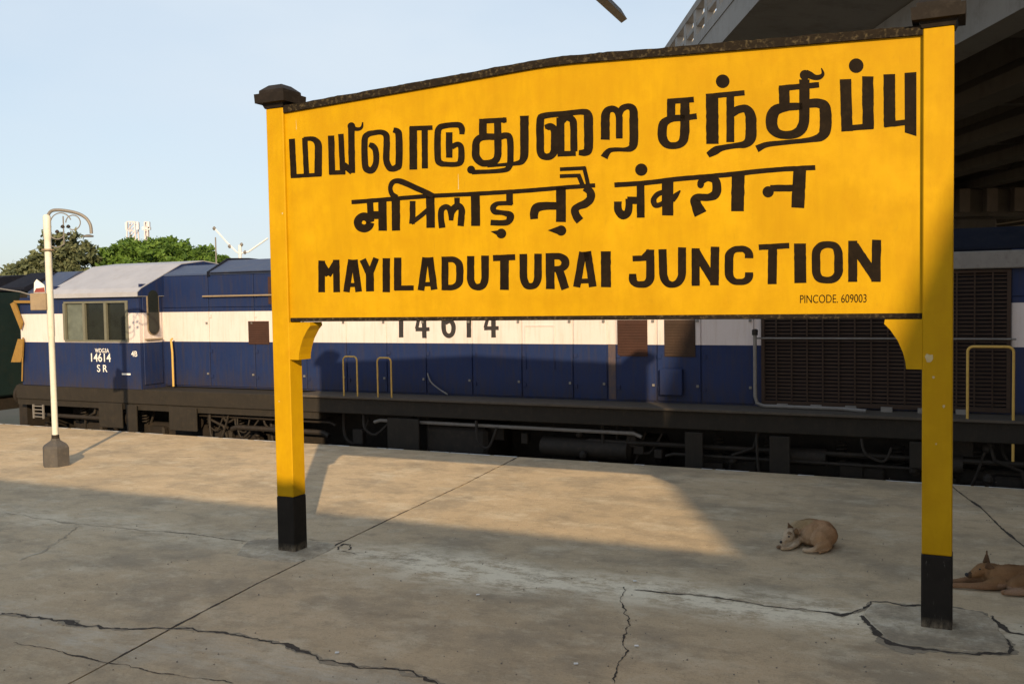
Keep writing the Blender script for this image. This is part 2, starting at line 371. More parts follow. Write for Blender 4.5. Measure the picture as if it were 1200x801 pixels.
crk(C(880, 580, 3.75, (488, 528), (510, 550), (540, 590), (600, 650), (700, 668), (800, 680), (880, 692), (1000, 690), (1140, 702)), .062, 6)
crk(C(880, 580, 3.75, (1145, 700), (1145, 670), (1122, 630)), .042, 7)
crk(C(880, 580, 3.75, (1055, 528), (1100, 580), (1145, 602), (1200, 614), (1260, 625)), .028, 8)
ribbon(C(0, 480, 2.495, (480, 356), (570, 364), (640, 375), (735, 385)), .018, seed=9)
ribbon(C(300, 560, 6.675, (20, 500), (90, 472), (150, 464)), .016, seed=10)
ribbon(C(300, 560, 6.675, (405, 478), (500, 488), (590, 492), (680, 488)), .016, seed=11)
ribbon(C(300, 560, 6.675, (620, 570), (700, 575), (790, 596)), .022, seed=12)
ribbon(C(300, 560, 6.675, (640, 560), (690, 515), (745, 520), (730, 560)), .03, seed=13)
ribbon(C(300, 560, 6.675, (100, 568), (175, 566)), .016, seed=15)
ribbon(C(0, 480, 2.495, (10, 300), (200, 330), (400, 350), (560, 362)), .02, m='patch', name='cement_seam', seed=14, jit=.02)
ribbon(C(0, 480, 2.495, (60, 440), (120, 415), (180, 378), (230, 342)), .03, m='patch', name='cement_seam', seed=16, jit=.03)
for s_ in range(5):
    a = gnd(random.uniform(0, 350), random.uniform(510, 575)); 
    ribbon([a, a+Vector((random.uniform(.8, 1.6), random.uniform(-.5, -.1), 0))], .009, seed=20+s_, jit=.03)
def jr(J, seed, w_=.018):
    ribbon([trk(u, v) for u, v in J], w_, m='crack', name='joint_dirt', seed=seed, jit=.004)
jr([q for q in J1 if q[1] > 0], 31); jr([q for q in J2 if q[1] > 2], 32, .026)
# repair patch around the right post, cement collar round the left post
def blob(name, pts, h, m, seed):
    P = catmull([(p.x, p.y) for p in pts]+[(pts[0].x, pts[0].y)], 6)[:-1]
    P = [(a+.012*noise.noise(Vector((a*9, b_*9, seed))), b_+.012*noise.noise(Vector((a*9, b_*9, seed+5)))) for a, b_ in P]
    b = bmesh.new(); top = [b.verts.new((x, y, h)) for x, y in P]
    cx = sum(p[0] for p in P)/len(P); cy = sum(p[1] for p in P)/len(P)
    bot = [b.verts.new((cx+(x-cx)*1.03, cy+(y-cy)*1.03, .001)) for x, y in P]
    b.faces.new(top)
    for i in range(len(P)): b.faces.new([top[i], bot[i], bot[(i+1) % len(P)], top[(i+1) % len(P)]])
    return obj(name, b, M[m], plat)
blob('cement_patch', C(880, 580, 3.75, (500, 525), (545, 480), (650, 490), (760, 495), (900, 500), (1030, 530), (1090, 600), (1120, 680), (960, 682), (820, 670), (640, 650), (560, 590)), .007, 'patch', 1)
blob('cement_collar', C(300, 560, 6.675, (-140, 600), (-60, 500), (80, 480), (400, 490), (600, 520), (560, 570), (330, 650), (100, 640)), .005, 'patch', 2)
bm = bmesh.new()
for i in range(420):
    a = gnd(random.uniform(-50, 1250), random.uniform(560, 830))
    r = random.uniform(.002, .0065)
    bmesh.ops.create_icosphere(bm, subdivisions=1, radius=r, matrix=Matrix.Translation((a.x, a.y, r*.4)))
obj('grit', bm, M['pebble'], plat, kind='stuff')
bm = bmesh.new()
for px, py in [(675, 778), (746, 757), (744, 681), (395, 765), (560, 697)]:
    a = gnd(px, py); box(bm, a.x-.012, a.x+.012, a.y-.012, a.y+.012, .004, .008, bev=.002)
obj('paper_scrap', bm, M['whitepaint'], plat)

# track bed, sleepers and rails
b = bmesh.new(); P = [trk(-60, 10.95), trk(40, 10.95), trk(40, 14.6), trk(-60, 14.6)]
prism(b, [(p.x, p.y) for p in P], -1.34, -1.16, XY); obj('track_ballast', b, M['ballast'], kind='structure')
rt = thing('railway_track', 'pair of rusty rails running under the blue locomotive along the platform', 'railway track', trk(0, SIDE+1.35, -1.16), -YAW)
for s_ in (-1, 1):
    for nm, (w_, z0, z1) in {'rail': (.035, 0.02, .14)}.items():
        bx(nm, M['steel'], rt, -60, 40, s_*.68-w_, s_*.68+w_, z0, z1)
sl0 = bx('sleeper', M['concd'], rt, -.11, .11, -1.15, 1.15, -.06, .018)
for i in range(-32, 12):
    if i: clone(sl0, rt, (i*.6, 0, 0))

# ------------------------------------------------------------------ flyover
FD = Vector((-.015, 1, 0)).normalized(); FR = Vector((FD.y, -FD.x, 0))     # along, to the right
fy = thing('road_flyover', 'grey concrete road flyover crossing over the tracks above the right end of the name board', 'flyover', (4.66, 8, 0), math.atan2(FD.y, FD.x)-math.pi/2)
# local: x right, y along; deck left edge x=0
Y0, Y1 = -34, 95
deck = [(0, 7.2), (0, 7.75), (30, 7.75), (30, 7.2), (27.2, 6.95), (2.6, 6.95)]
piece('deck', M['conc'], fy, lambda b: prism(b, deck, Y0, Y1, lambda p, q, a: (p, a, q)))
for x0, x1 in [(2.45, 3.05), (5.0, 5.75), (7.7, 8.4), (10.3, 11.0), (13.2, 13.9), (16.1, 16.8), (19, 19.7), (21.9, 22.6), (24.8, 25.5), (27, 27.7)]:
    def gird(b, x0=x0, x1=x1):
        c = (x0+x1)/2
        prism(b, [(x0, 5.8), (x1, 5.8), (x1, 6.1), (c+.16, 6.35), (c+.16, 6.944), (c-.16, 6.944), (c-.16, 6.35), (x0, 6.1)] if x0 > 3 else [(x0, 5.8), (x1, 5.8), (x1, 6.944), (x0, 6.944)], Y0, Y1, lambda p, q, a: (p, a, q))
    piece('girder', M['conc' if x0 < 3 else 'conc_shade'], fy, gird)  # inner girders take the concrete with the shade painted in
for yy in list(range(-28, 90, 6)):
    bx('cross_beam', M['conc_shade'], fy, 3.06, 27, yy, yy+.3, 6.15, 6.6)
# parapet: kerb, posts and rails with openings
bx('parapet_base', M['conc'], fy, -.02, .3, Y0, Y1, 7.752, 7.98)
bx('parapet_top_rail', M['conc'], fy, .02, .22, Y0, Y1, 8.68, 8.85)
bx('parapet_mid_rail', M['conc'], fy, .05, .19, Y0, Y1, 8.28, 8.38)
pp = bx('parapet_post', M['conc'], fy, .03, .21, 0, .28, 7.981, 8.679)
pp.location = (0, Y0, 0)
for i in range(1, 108): clone(pp, fy, (0, Y0+i*1.2, 0))
bx('far_parapet', M['conc'], fy, 29.7, 30, Y0, Y1, 7.752, 8.7)
for py_ in (30., 62., -22.):
    bx('pier_cap', M['conc_shade'], fy, 1.6, 28.4, py_-.9, py_+.9, 4.75, 5.795, bev=.04)
    for cx in (4.2, 13.75, 23.5): bx('pier_column', M['conc_shade'], fy, cx-.85, cx+.85, py_-.6, py_+.6, -1.34, 4.749, bev=.1)
for i in range(24):
    bx('bearing_block', M['concd'], fy, 2.3+i*1.05, 2.7+i*1.05, 28.75, 29.09, 4.9, 5.78)

# ------------------------------------------------------------------ platform shelter behind the camera (its roof throws the shade)
sh = thing('platform_shelter', 'corrugated platform shelter on steel columns behind the viewer', 'shelter', trk(0, 0, 0), -YAW)
EV = -2.05
def corr(b):
    z = lambda i: .02*(i % 2)
    U0, U1, n = -22., 9., 300
    row = []
    for v, zz in ((EV, 4.2), (EV-6.5, 5.1)):
        row.append([b.verts.new((U0+(U1-U0)*i/n, v, zz+z(i))) for i in range(n+1)])
    for i in range(n): b.faces.new([row[0][i], row[0][i+1], row[1][i+1], row[1][i]])
    bmesh.ops.solidify(b, geom=b.faces[:], thickness=.01)
piece('roof_sheet', M['sheet'], sh, corr)
bx('eave_beam', M['grey'], sh, -22, 9, EV-.2, EV-.1, 4.0, 4.15)
for i in range(6):
    bx('column', M['grey'], sh, -20+i*5.6, -19.85+i*5.6, EV-3.3, EV-3.15, 0, 4.62)
    piece('rafter', M['grey'], sh, lambda b, i=i: prism(b, [(EV, 4.02), (EV-6.5, 4.92), (EV-6.5, 5.06), (EV, 4.16)], -20+i*5.6, -19.9+i*5.6, YZ))
# slanting steel pole hanging from the shelter eave, its tip in the sky
a = ray(728, 19); tip = Vector(a*(1.15/a[1]))+Vector((0, 0, H))
a = ray(708, 0); p2 = Vector(a*(1.02/a[1]))+Vector((0, 0, H)); dd = (p2-tip).normalized()
top = tip+dd*2.6
pol = thing('steel_pole', 'end of a thin grey steel bar slanting down into the sky above the name board', 'steel bar', tuple(top))
def polf(b):
    L0 = Vector((0, 0, 0)); L1 = tip-top; t = (L1-L0).normalized(); s_ = t.cross(Vector((0, 1, 0))).normalized(); q = t.cross(s_)
    vs = []
    for P in (L0, L1):
        for a_, c_ in ((-1, -1), (1, -1), (1, 1), (-1, 1)): vs.append(b.verts.new(P+s_*a_*.0068+q*c_*.004))
    for f in [(0, 1, 2, 3), (7, 6, 5, 4), (0, 4, 5, 1), (1, 5, 6, 2), (2, 6, 7, 3), (3, 7, 4, 0)]: b.faces.new([vs[i] for i in f])
piece('bar', M['grey'], pol, polf)

# ------------------------------------------------------------------ station name board
sg = thing('station_name_board', 'large yellow station name board with black Tamil, Hindi and English lettering on two square posts', 'sign', (SL[0], SL[1], 0), math.atan2(SS[1], SS[0]))
PW = .16; REC = .028
for s0 in (0., SW):
    x0, x1 = s0-.085, s0+.079
    post = bx('post', M['yellow'], sg, x0, x1, 0, PW, .4405, 3.5, bev=.006)
    bx('post_base', M['blackfoot'], sg, x0-.003, x1+.003, -.003, PW+.003, -.05, .44, bev=.008)
    def cap(b, x0=x0, x1=x1):
        def fr(z, e): return [(x0-e, -e, z), (x1+e, -e, z), (x1+e, PW+e, z), (x0-e, PW+e, z)]
        L_ = [fr(3.501, .005), fr(3.535, .02), fr(3.540, .058), fr(3.61, .062), fr(3.615, .035), fr(3.64, .033), fr(3.685, -.02)]
        V = [[b.verts.new(p) for p in q] for q in L_]
        for A, B in zip(V, V[1:]):
            for i in range(4): b.faces.new([A[i], A[(i+1) % 4], B[(i+1) % 4], B[i]])
        b.faces.new(V[0][::-1]); b.faces.new(V[-1])
    piece('post_cap', M['black'], sg, cap)
XL, XR = .0793, SW-.0853
def topz(x):
    e = lambda q: float(np.interp(q, (-1, .08, 1.5, 2.37, 3.3, 4.67, 6), (3.405, 3.458, 3.520, 3.563, 3.522, 3.467, 3.41)))
    return sum(e(x+.05*k) for k in range(-4, 5))/9
n = 160
face = [(XL, 1.862)]+[(XR, 1.862)]+[(XR-(XR-XL)*i/n, topz(XR-(XR-XL)*i/n)) for i in range(n+1)]
piece('board_panel', M['yellow'], sg, lambda b: prism(b, face, REC, PW-REC, XZ))
def trimf(b):
    rows = []
    for i in range(n+1):
        x = XL+(XR-XL)*i/n; z = topz(x)+.0005; w_ = 1+.12*noise.noise(Vector((x*6, 0, 0)))+.07*noise.noise(Vector((x*31, 4, 0)))
        rows.append([b.verts.new(p) for p in ((x, REC-.022, z), (x, REC-.024, z+.053*w_), (x, PW-REC+.022, z+.053*w_), (x, PW-REC+.022, z))])
    for A, B in zip(rows, rows[1:]):
        for i in range(4): b.faces.new([A[i], A[(i+1) % 4], B[(i+1) % 4], B[i]])
    b.faces.new(rows[0]); b.faces.new(rows[-1][::-1])
piece('top_edge', M['trim'], sg, trimf)
bx('bottom_edge', M['trim'], sg, XL, XR, REC-.006, PW-REC+.006, 1.832, 1.8615, bev=.004)
for sx, e in ((1, XL), (-1, XR)):
    K = [(0, 1.826), (.208, 1.826), (.212, 1.80), (.178, 1.765), (.135, 1.70), (.106, 1.63), (.092, 1.575), (.088, 1.533), (0, 1.533)]
    piece('bracket', M['yellow'], sg, lambda b: prism(b, [(e+sx*p*.98, q) for p, q in K], .004, PW-.004, XZ))

# lettering: brush strokes set out on the board; each stroke (x, y, width)
LV = [0]
def stroke_poly(P):
    """P: list of (x,y,w) in px -> outline in px"""
    P = [np.array(p, float) for p in P]; Lf, Rt = [], []
    for i, p in enumerate(P):
        a = P[max(i-1, 0)][:2]; c = P[min(i+1, len(P)-1)][:2]
        d1 = p[:2]-a; d2 = c-p[:2]
        if i == 0: d1 = d2
        if i == len(P)-1: d2 = d1
        d1 = d1/(np.linalg.norm(d1)+1e-9); d2 = d2/(np.linalg.norm(d2)+1e-9)
        n1 = np.array([-d1[1], d1[0]]); n2 = np.array([-d2[1], d2[0]]); m_ = n1+n2; q = np.linalg.norm(m_)
        m_ = m_/q if q > .3 else n2
        k_ = min(1/max(m_@n2, .55), 1.6)
        Lf.append(p[:2]+m_*p[2]/2*k_); Rt.append(p[:2]-m_*p[2]/2*k_)
    return Lf, Rt
class Letters:
    def __init__(s, name, m, tr, depth, parent): s.b = bmesh.new(); s.name = name; s.m = m; s.tr = tr; s.depth = depth; s.parent = parent; s.k = 0
    def z(s): s.k += 1; return s.depth-.0004-.00022*(s.k % 9)
    @staticmethod
    def rnd(P):
        P = [np.array(p, float) for p in P]; o = [P[0]]
        for a, b, c in zip(P, P[1:], P[2:]):
            la, lc_ = np.linalg.norm((a-b)[:2]), np.linalg.norm((c-b)[:2]); d = min(la, lc_)*.5
            p0 = b+(a-b)*d/la; p2 = b+(c-b)*d/lc_
            for t in (0, .25, .5, .75, 1.): o.append(p0*(1-t)**2+2*b*t*(1-t)+p2*t*t)
        o.append(P[-1]); q = [o[0]]
        for p in o[1:]:
            if np.linalg.norm((p-q[-1])[:2]) > .05: q.append(p)
        return q
    def st(s, fr, wid, *pts, cur=False, rd=False, round_=False):
        ox, oy, sc = fr; P = [(ox+p[0]/sc, oy+p[1]/sc, (p[2] if len(p) > 2 else wid)/sc) for p in pts]
        if cur: P = catmull(P, 5)
        elif len(P) > 2: P = s.rnd(P)
        Q = [np.array(P[0], float)]
        for a_, c_ in zip(P, P[1:]):
            a_, c_ = np.array(a_, float), np.array(c_, float); m_ = max(1, int(np.linalg.norm((c_-a_)[:2])/4.))
            Q += [a_+(c_-a_)*j/m_ for j in range(1, m_+1)]
        for i_, q_ in enumerate(Q):
            q_[2] *= 1.055+.07*noise.noise(Vector((q_[0]*.21, q_[1]*.21, 3))); q_[:2] += np.array([noise.noise(Vector((q_[0]*.13, q_[1]*.13, 8))), noise.noise(Vector((q_[0]*.13, q_[1]*.13, 17)))])*.22
        P = Q
        if round_: s.dot(None, *P[0]); s.dot(None, *P[-1])
        Lf, Rt = stroke_poly(P); z = s.z(); b = s.b
        tr = lambda p, dz=0: s.tr(p[0], p[1], z+dz)
        fl = [b.verts.new(tr(p)) for p in Lf]; fr_ = [b.verts.new(tr(p)) for p in Rt]
        for i in range(len(fl)-1):
            try: b.faces.new([fl[i], fl[i+1], fr_[i+1], fr_[i]])
            except Exception: pass
    def dot(s, fr, x, y, d):
        if fr: x, y, d = fr[0]+x/fr[2], fr[1]+y/fr[2], d/fr[2]
        z = s.z(); s.b.faces.new([s.b.verts.new(s.tr(x+d/2*math.cos(t*math.pi/9), y+d/2*math.sin(t*math.pi/9), z)) for t in range(18)])
    def poly(s, fr, *pts):
        z = s.z(); s.b.faces.new([s.b.verts.new(s.tr(fr[0]+x/fr[2], fr[1]+y/fr[2], z)) for x, y in pts])
    def done(s, label=None): return obj(s.name, s.b, s.m, s.parent, label=label)
def trsign(px, py, dep):
    x, z = onsign(px, py, REC); return (x, dep, z)
T = Letters('tamil_lettering', M['letter'], trsign, REC, sg)
A = (330, 130, 8.9)
T.st(A, 62, (108, 292), (128, 700)); T.st(A, 40, (100, 682), (418, 664)); T.st(A, 55, (243, 282), (260, 662))
T.st(A, 66, (232, 296, 44), (300, 290, 46), (350, 305, 60), (382, 350, 72), (384, 440, 76), (382, 672, 74), cur=True)
T.st(A, 64, (517, 258), (528, 662)); T.st(A, 46, (500, 644), (662, 640)); T.st(A, 56, (620, 240), (640, 662)); T.st(A, 58, (650, 560), (738, 640))
T.st(A, 66, (728, 180), (733, 650)); T.dot(A, 728, 160, 82); T.st(A, 40, (725, 160, 60), (770, 188, 42), (815, 188, 34), (840, 165, 26), (846, 118, 14), cur=True)
B = (420, 120, 8.9)
T.st(B, 64, (112, 440, 46), (150, 458, 60), (183, 510, 62), (184, 630, 62), (150, 700, 66), (105, 705, 66), (70, 650, 66), (66, 400, 62), (95, 338, 60), (160, 318, 52), (240, 312, 52), (288, 342, 62), (297, 420, 66), (292, 590, 66), (318, 672, 66), (355, 692, 60), (400, 678, 66), (424, 630, 70), (424, 360, 70), (408, 305, 66), (365, 288, 50), cur=True)
T.st(B, 78, (572, 258), (574, 702)); T.st(B, 46, (535, 272), (775, 264)); T.st(B, 62, (692, 262), (695, 690))
T.st(B, 62, (1082, 335, 52), (1080, 270, 62), (1040, 235, 56), (900, 245, 56), (845, 268, 62), (828, 340, 66), (830, 580, 66), (862, 636, 60), (920, 645, 50), (1025, 645, 50), (1070, 608, 66), (1074, 480, 60), (1040, 438, 54), (975, 465, 54), cur=True)
T.st(B, 66, (948, 312), (948, 578)); 
Cc = (540, 120, 8.01)
T.st(Cc, 70, (208, 168), (208, 340)); T.st(Cc, 46, (172, 180), (430, 165)); T.dot(Cc, 405, 168, 56); T.st(Cc, 66, (345, 165), (350, 400))
T.st(Cc, 66, (350, 325, 56), (210, 325, 62), (150, 365, 66), (142, 440, 70), (145, 510, 70), (190, 565, 62), (250, 572, 60), (315, 555, 62), (346, 505, 66), (350, 380, 66), cur=True)
T.st(Cc, 58, (355, 330, 60), (420, 312, 56), (462, 345, 58), (466, 540, 58), (452, 605, 56), (410, 636, 44), (260, 650, 38), (105, 655, 44), cur=True); T.dot(Cc, 98, 632, 76)
T.st(Cc, 60, (250, 598, 26), (400, 585, 30), (520, 575, 36), (575, 560, 56), (598, 505, 74), (598, 400, 76), (598, 126, 78))
D = (620, 110, 8.571)
T.st(D, 70, (160, 335, 40), (215, 325, 60), (255, 365, 72), (262, 450, 78), (258, 560, 76), (225, 620, 66), (165, 632, 64), (118, 592, 72), (114, 480, 74), (114, 280, 74), (150, 222, 60), (350, 200, 52), (540, 182, 56), (592, 215, 84), (598, 330, 88), (598, 540, 86), (568, 588, 70), (500, 590, 50), cur=True)
T.st(D, 78, (316, 240), (316, 600)); T.st(D, 64, (320, 270, 90), (375, 235, 70), (432, 260, 70), (448, 330, 68), (450, 580, 68), cur=True); T.st(D, 52, (285, 605), (470, 598)); T.dot(D, 200, 335, 62)
T.st(D, 70, (766, 462, 86), (766, 300, 86), (768, 205, 84), (795, 158, 66), (842, 148, 62), (888, 172, 62), (908, 230, 66), (906, 450, 64))
T.st(D, 66, (905, 215, 60), (935, 150, 62), (1000, 128, 60), (1046, 160, 76), (1052, 260, 84), (1052, 480, 84), (1025, 545, 66), (960, 560, 42), (850, 560, 42), (795, 580, 56), (755, 640, 72), cur=True)
E_ = (760, 80, 6.671)
T.st(E_, 42, (148, 262), (355, 245)); T.st(E_, 62, (178, 245), (178, 395))
T.st(E_, 62, (285, 388, 44), (170, 392, 52), (112, 432, 66), (106, 500, 70), (112, 565, 68), (155, 606, 52), (225, 606, 50), (272, 575, 66), (285, 510, 70), (285, 250, 68)); T.st(E_, 44, (290, 388), (378, 376))
T.dot(E_, 580, 103, 108); T.st(E_, 40, (448, 222), (752, 193)); T.st(E_, 92, (497, 215), (500, 592)); T.st(E_, 58, (640, 215), (640, 578))
T.st(E_, 70, (650, 355, 60), (700, 325, 60), (760, 318, 60), (796, 365, 78), (802, 450, 82), (798, 545, 80), (760, 592, 60), (690, 604, 42), (580, 622, 44), (520, 646, 62), (465, 680, 40), cur=True)
F_ = (880, 70, 7.28)
T.st(F_, 46, (240, 246), (582, 215)); T.st(F_, 86, (283, 235), (288, 420))
T.st(F_, 88, (440, 398, 56), (300, 402, 66), (200, 430, 90), (172, 510, 96), (182, 590, 92), (240, 640, 66), (340, 645, 66), (420, 615, 84), (455, 545, 84), (457, 440, 84), (457, 170, 84), rd=True)
T.st(F_, 80, (470, 378, 74), (560, 370, 74), (620, 392, 88), (636, 450, 96), (634, 590, 96), (600, 655, 76), (500, 684, 44), (300, 706, 40), (140, 724, 46), (50, 762, 60), cur=True)
T.dot(F_, 460, 132, 88); T.st(F_, 50, (465, 110, 50), (500, 130, 60), (545, 152, 46), (590, 148, 40), (615, 120, 26), (600, 72, 8), cur=True)
G = (970, 60, 7.28)
T.dot(G, 243, 125, 126); T.st(G, 92, (152, 240), (165, 684)); T.st(G, 92, (342, 215), (346, 660)); T.st(G, 48, (122, 662), (390, 640))
T.st(G, 94, (526, 198), (528, 645)); T.st(G, 46, (483, 628), (700, 604)); T.poly(G, (655, 186), (757, 178), (757, 726), (657, 695))
T.done()
Hd = Letters('hindi_lettering', M['letter'], trsign, REC, sg)
PX = (0, 0, 1)
Hd.st(PX, 4.9, (411.8, 237), (463, 232.8), (500, 229.8), (556, 227.3), (620, 223.4), (655, 220.2), (697.5, 217.2))
H1 = (400, 200, 8.9)
Hd.st(H1, 66, (300, 330), (312, 520)); 
Hd.st(H1, 80, *[(237+66*math.cos(t*math.pi/6), 540+64*math.sin(t*math.pi/6)) for t in range(13)]); Hd.st(H1, 78, (300, 462), (430, 465)); Hd.st(H1, 84, (430, 300), (432, 626))
Hd.st(H1, 84, (568, 270), (572, 625)); Hd.st(H1, 52, (572, 285, 70), (528, 240, 50), (512, 180, 46), (530, 128, 50), (575, 106, 50), (640, 118, 58), (760, 172, 56), (860, 215, 56), (960, 262, 50), cur=True)
Hd.st(H1, 58, (745, 315), (745, 480), (738, 555)); Hd.st(H1, 46, (728, 545), (820, 480), (900, 410)); Hd.st(H1, 86, (928, 262), (932, 597))
H2 = (500, 200, 8.9)
Hd.st(H2, 64, (163, 597, 66), (150, 500, 62), (155, 410, 58), (200, 378, 54), (240, 400, 60), (255, 450, 62), (255, 520, 44), cur=True)
Hd.st(H2, 60, (255, 450, 60), (285, 395, 70), (335, 370, 66), (365, 410, 66), (362, 490, 66), (355, 578, 66), cur=True); Hd.st(H2, 54, (318, 280), (318, 385)); Hd.st(H2, 90, (508, 235), (512, 577))
Hd.st(H2, 68, (866, 225), (866, 355)); Hd.st(H2, 56, (895, 340, 46), (750, 342, 44), (696, 380, 60), (712, 428, 56), (800, 440, 50), (868, 462, 72), (872, 500, 74), (840, 538, 60), (760, 545, 56), (668, 540, 56), cur=True)
Hd.dot(H2, 780, 655, 104); Hd.poly(H2, (665, 632), (770, 618), (760, 690))
H3 = (600, 185, 8.01)
Hd.st(H3, 88, (460, 275), (460, 602)); Hd.st(H3, 68, (440, 452, 68), (300, 452, 74), (230, 470, 84), (208, 520, 76), (210, 575, 68), cur=True); Hd.dot(H3, 462, 682, 98); Hd.poly(H3, (335, 680), (440, 640), (445, 722))
Hd.st(H3, 68, (680, 280, 56), (735, 320, 70), (738, 380, 74), (690, 430, 72), (625, 455, 62), (590, 490, 72), (605, 545, 72), (640, 592, 76), cur=True)
Hd.st(H3, 34, (450, 108), (692, 96)); Hd.st(H3, 36, (678, 90), (722, 275)); Hd.st(H3, 34, (450, 172), (640, 166)); Hd.st(H3, 40, (622, 155), (672, 280))
H4 = (710, 180, 8.9)
Hd.st(PX, 5.6, (720, 216.8), (760, 214.4), (795, 209.4), (830, 207), (870, 202.8), (910, 198.6), (955.5, 196.4))
Hd.dot(H4, 370, 168, 130); Hd.st(H4, 78, (362, 320), (365, 668)); Hd.st(H4, 74, (225, 488), (345, 488)); Hd.st(H4, 70, (126, 500, 76), (130, 590, 78), (175, 640, 86), (225, 620, 80), (242, 550, 72), (238, 470, 60), cur=True)
Hd.st(H4, 114, (645, 280), (646, 645)); Hd.st(H4, 46, (600, 400, 50), (540, 425, 52), (500, 480, 56), (515, 535, 56), (560, 535, 50), (612, 505, 46), cur=True); Hd.st(H4, 50, (690, 478, 70), (735, 435, 54), (778, 385, 14))
H5 = (800, 180, 7.5)
Hd.st(H5, 60, (158, 280, 56), (165, 245, 56), (225, 215, 56), (285, 235, 68), (302, 300, 76), (285, 360, 76), (225, 385, 62), (140, 385, 62), (112, 410, 84), (125, 460, 90), (158, 532, 112), cur=True); Hd.dot(H5, 158, 278, 56)
Hd.st(H5, 108, (488, 190), (482, 506)); Hd.st(H5, 108, (1030, 140), (1012, 476)); Hd.st(H5, 56, (965, 303), (770, 305)); Hd.dot(H5, 752, 336, 100)
Hd.done()
En = Letters('english_lettering', M['letter'], trsign, REC, sg)
e1 = (365, 285, 6.667); e2 = (535, 280, 6.316); e3 = (730, 270, 3.75)
for a_ in [(50, (80, 135), (80, 382)), (50, (194, 128), (198, 382)), (50, (78, 150), (135, 250)), (48, (196, 145), (130, 250)),
           (48, (312, 128), (274, 380)), (50, (336, 128), (370, 378)), (30, (285, 325), (362, 325)), (50, (402, 126), (456, 245)), (46, (506, 116), (456, 245)), (60, (456, 225), (458, 376)),
           (56, (585, 116), (585, 382)), (56, (674, 112), (674, 366)), (38, (650, 350), (800, 348)), (50, (892, 110), (856, 368)), (50, (926, 110), (960, 362)), (32, (880, 320), (950, 318)), (52, (1044, 104), (1044, 366))]: En.st(e1, a_[0], *a_[1:])
En.poly(e1, (290, 128), (362, 128), (350, 190), (300, 190)); En.poly(e1, (870, 110), (950, 110), (935, 175), (880, 175))
En.st(e1, 48, (1030, 126, 42), (1120, 126, 44), (1158, 160, 54), (1160, 235, 56), (1158, 310, 54), (1115, 346, 42), (1030, 346, 42), rd=True)
En.poly(e2, (912, 96), (990, 92), (978, 160), (925, 162))
for s_, w_, P in [(e2, 52, [(105, 126), (105, 310, 52), (125, 350, 50), (158, 358, 44), (192, 348, 50), (212, 305, 54), (212, 122, 54)]), (e2, 42, [(270, 142), (435, 134)]), (e2, 62, [(356, 140), (355, 376)]),
                 (e2, 54, [(495, 110), (497, 300), (520, 345, 50), (550, 352, 44), (582, 342, 50), (604, 300), (604, 108)]), (e2, 62, [(693, 104), (695, 370)]), (e2, 54, [(680, 128, 46), (770, 127, 46), (806, 155, 58), (806, 195, 58), (775, 222, 46), (690, 224, 40)]),
                 (e2, 58, [(755, 215), (806, 370)]), (e2, 52, [(935, 96), (890, 356)]), (e2, 54, [(968, 92), (1010, 354)]), (e2, 34, [(915, 312), (992, 308)]), (e2, 70, [(1105, 91), (1107, 357)]),
                 (e3, 24, [(42, 124), (108, 121)]), (e3, 20, [(90, 116), (118, 88)]), (e3, 34, [(120, 84), (121, 215, 36), (104, 236, 30), (60, 238, 26), (43, 220, 34), (43, 190, 30)]),
                 (e3, 34, [(174, 82), (178, 205), (194, 233, 30), (220, 240, 26), (244, 230, 30), (260, 202), (260, 74)]), (e3, 34, [(320, 78), (320, 243)]), (e3, 36, [(405, 71), (403, 241)]), (e3, 34, [(323, 96), (402, 226)]),
                 (e3, 34, [(555, 122), (555, 98, 34), (534, 80, 26), (488, 82, 26), (467, 105, 36), (466, 200, 36), (488, 226, 26), (534, 226, 26), (555, 208, 34), (555, 184, 34)]), (e3, 24, [(597, 74), (731, 67)]), (e3, 38, [(658, 70), (656, 236)]),
                 (e3, 50, [(778, 57), (780, 231)]), (e3, 38, [(1010, 45), (1010, 226)]), (e3, 38, [(1115, 41), (1112, 226)]), (e3, 40, [(1015, 66), (1110, 206)]),
                 (e3, 36, [(948, 140, 36), (948, 190, 36), (930, 213, 32), (896, 220, 26), (862, 212, 32), (849, 188, 36), (849, 92, 36), (866, 68, 32), (900, 60, 28), (934, 66, 30), (948, 95, 36), (948, 142, 36)])]:
    if s_ is e3 and En.name == 'english_lettering' and P[0] == (42, 124): En.done(); En = Letters('english_lettering', M['letter'], trsign, REC, sg)
    En.st(s_, w_, *P, rd=len(P) > 2)
En.done()
def text(name, s, m, parent, P, ax, up, size, ext=.0006, sx=1., font_off=0.):
    """flat lettering; P lower-left corner, ax/up unit vectors in the parent's frame"""
    cu = bpy.data.curves.new(name, 'FONT'); cu.body = s; cu.size = 1; cu.extrude = ext/size; cu.offset = font_off; cu.fill_mode = 'BOTH'
    o = bpy.data.objects.new('tmp', cu); col.objects.link(o)
    me = bpy.data.meshes.new_from_object(o.evaluated_get(bpy.context.evaluated_depsgraph_get())); bpy.data.objects.remove(o)
    ax = Vector(ax).normalized(); up = Vector(up).normalized(); nn_ = ax.cross(up)
    for v in me.vertices: v.co = Vector(P)+ax*v.co.x*size*sx+up*v.co.y*size+nn_*v.co.z*size
    me.materials.clear(); me.materials.append(m); me.name = name
    r = bpy.data.objects.new(name, me); col.objects.link(r); r.parent = parent; return r
x0, z0 = onsign(937, 355, REC); x1, z1 = onsign(1030, 354, REC)
text('pincode_lettering', 'PINCODE. 609003', M['letter'], sg, (x0, REC-.0015, z0), (x1-x0, 0, z1-z0), (0, 0, 1), .072, sx=.70, font_off=-.004)
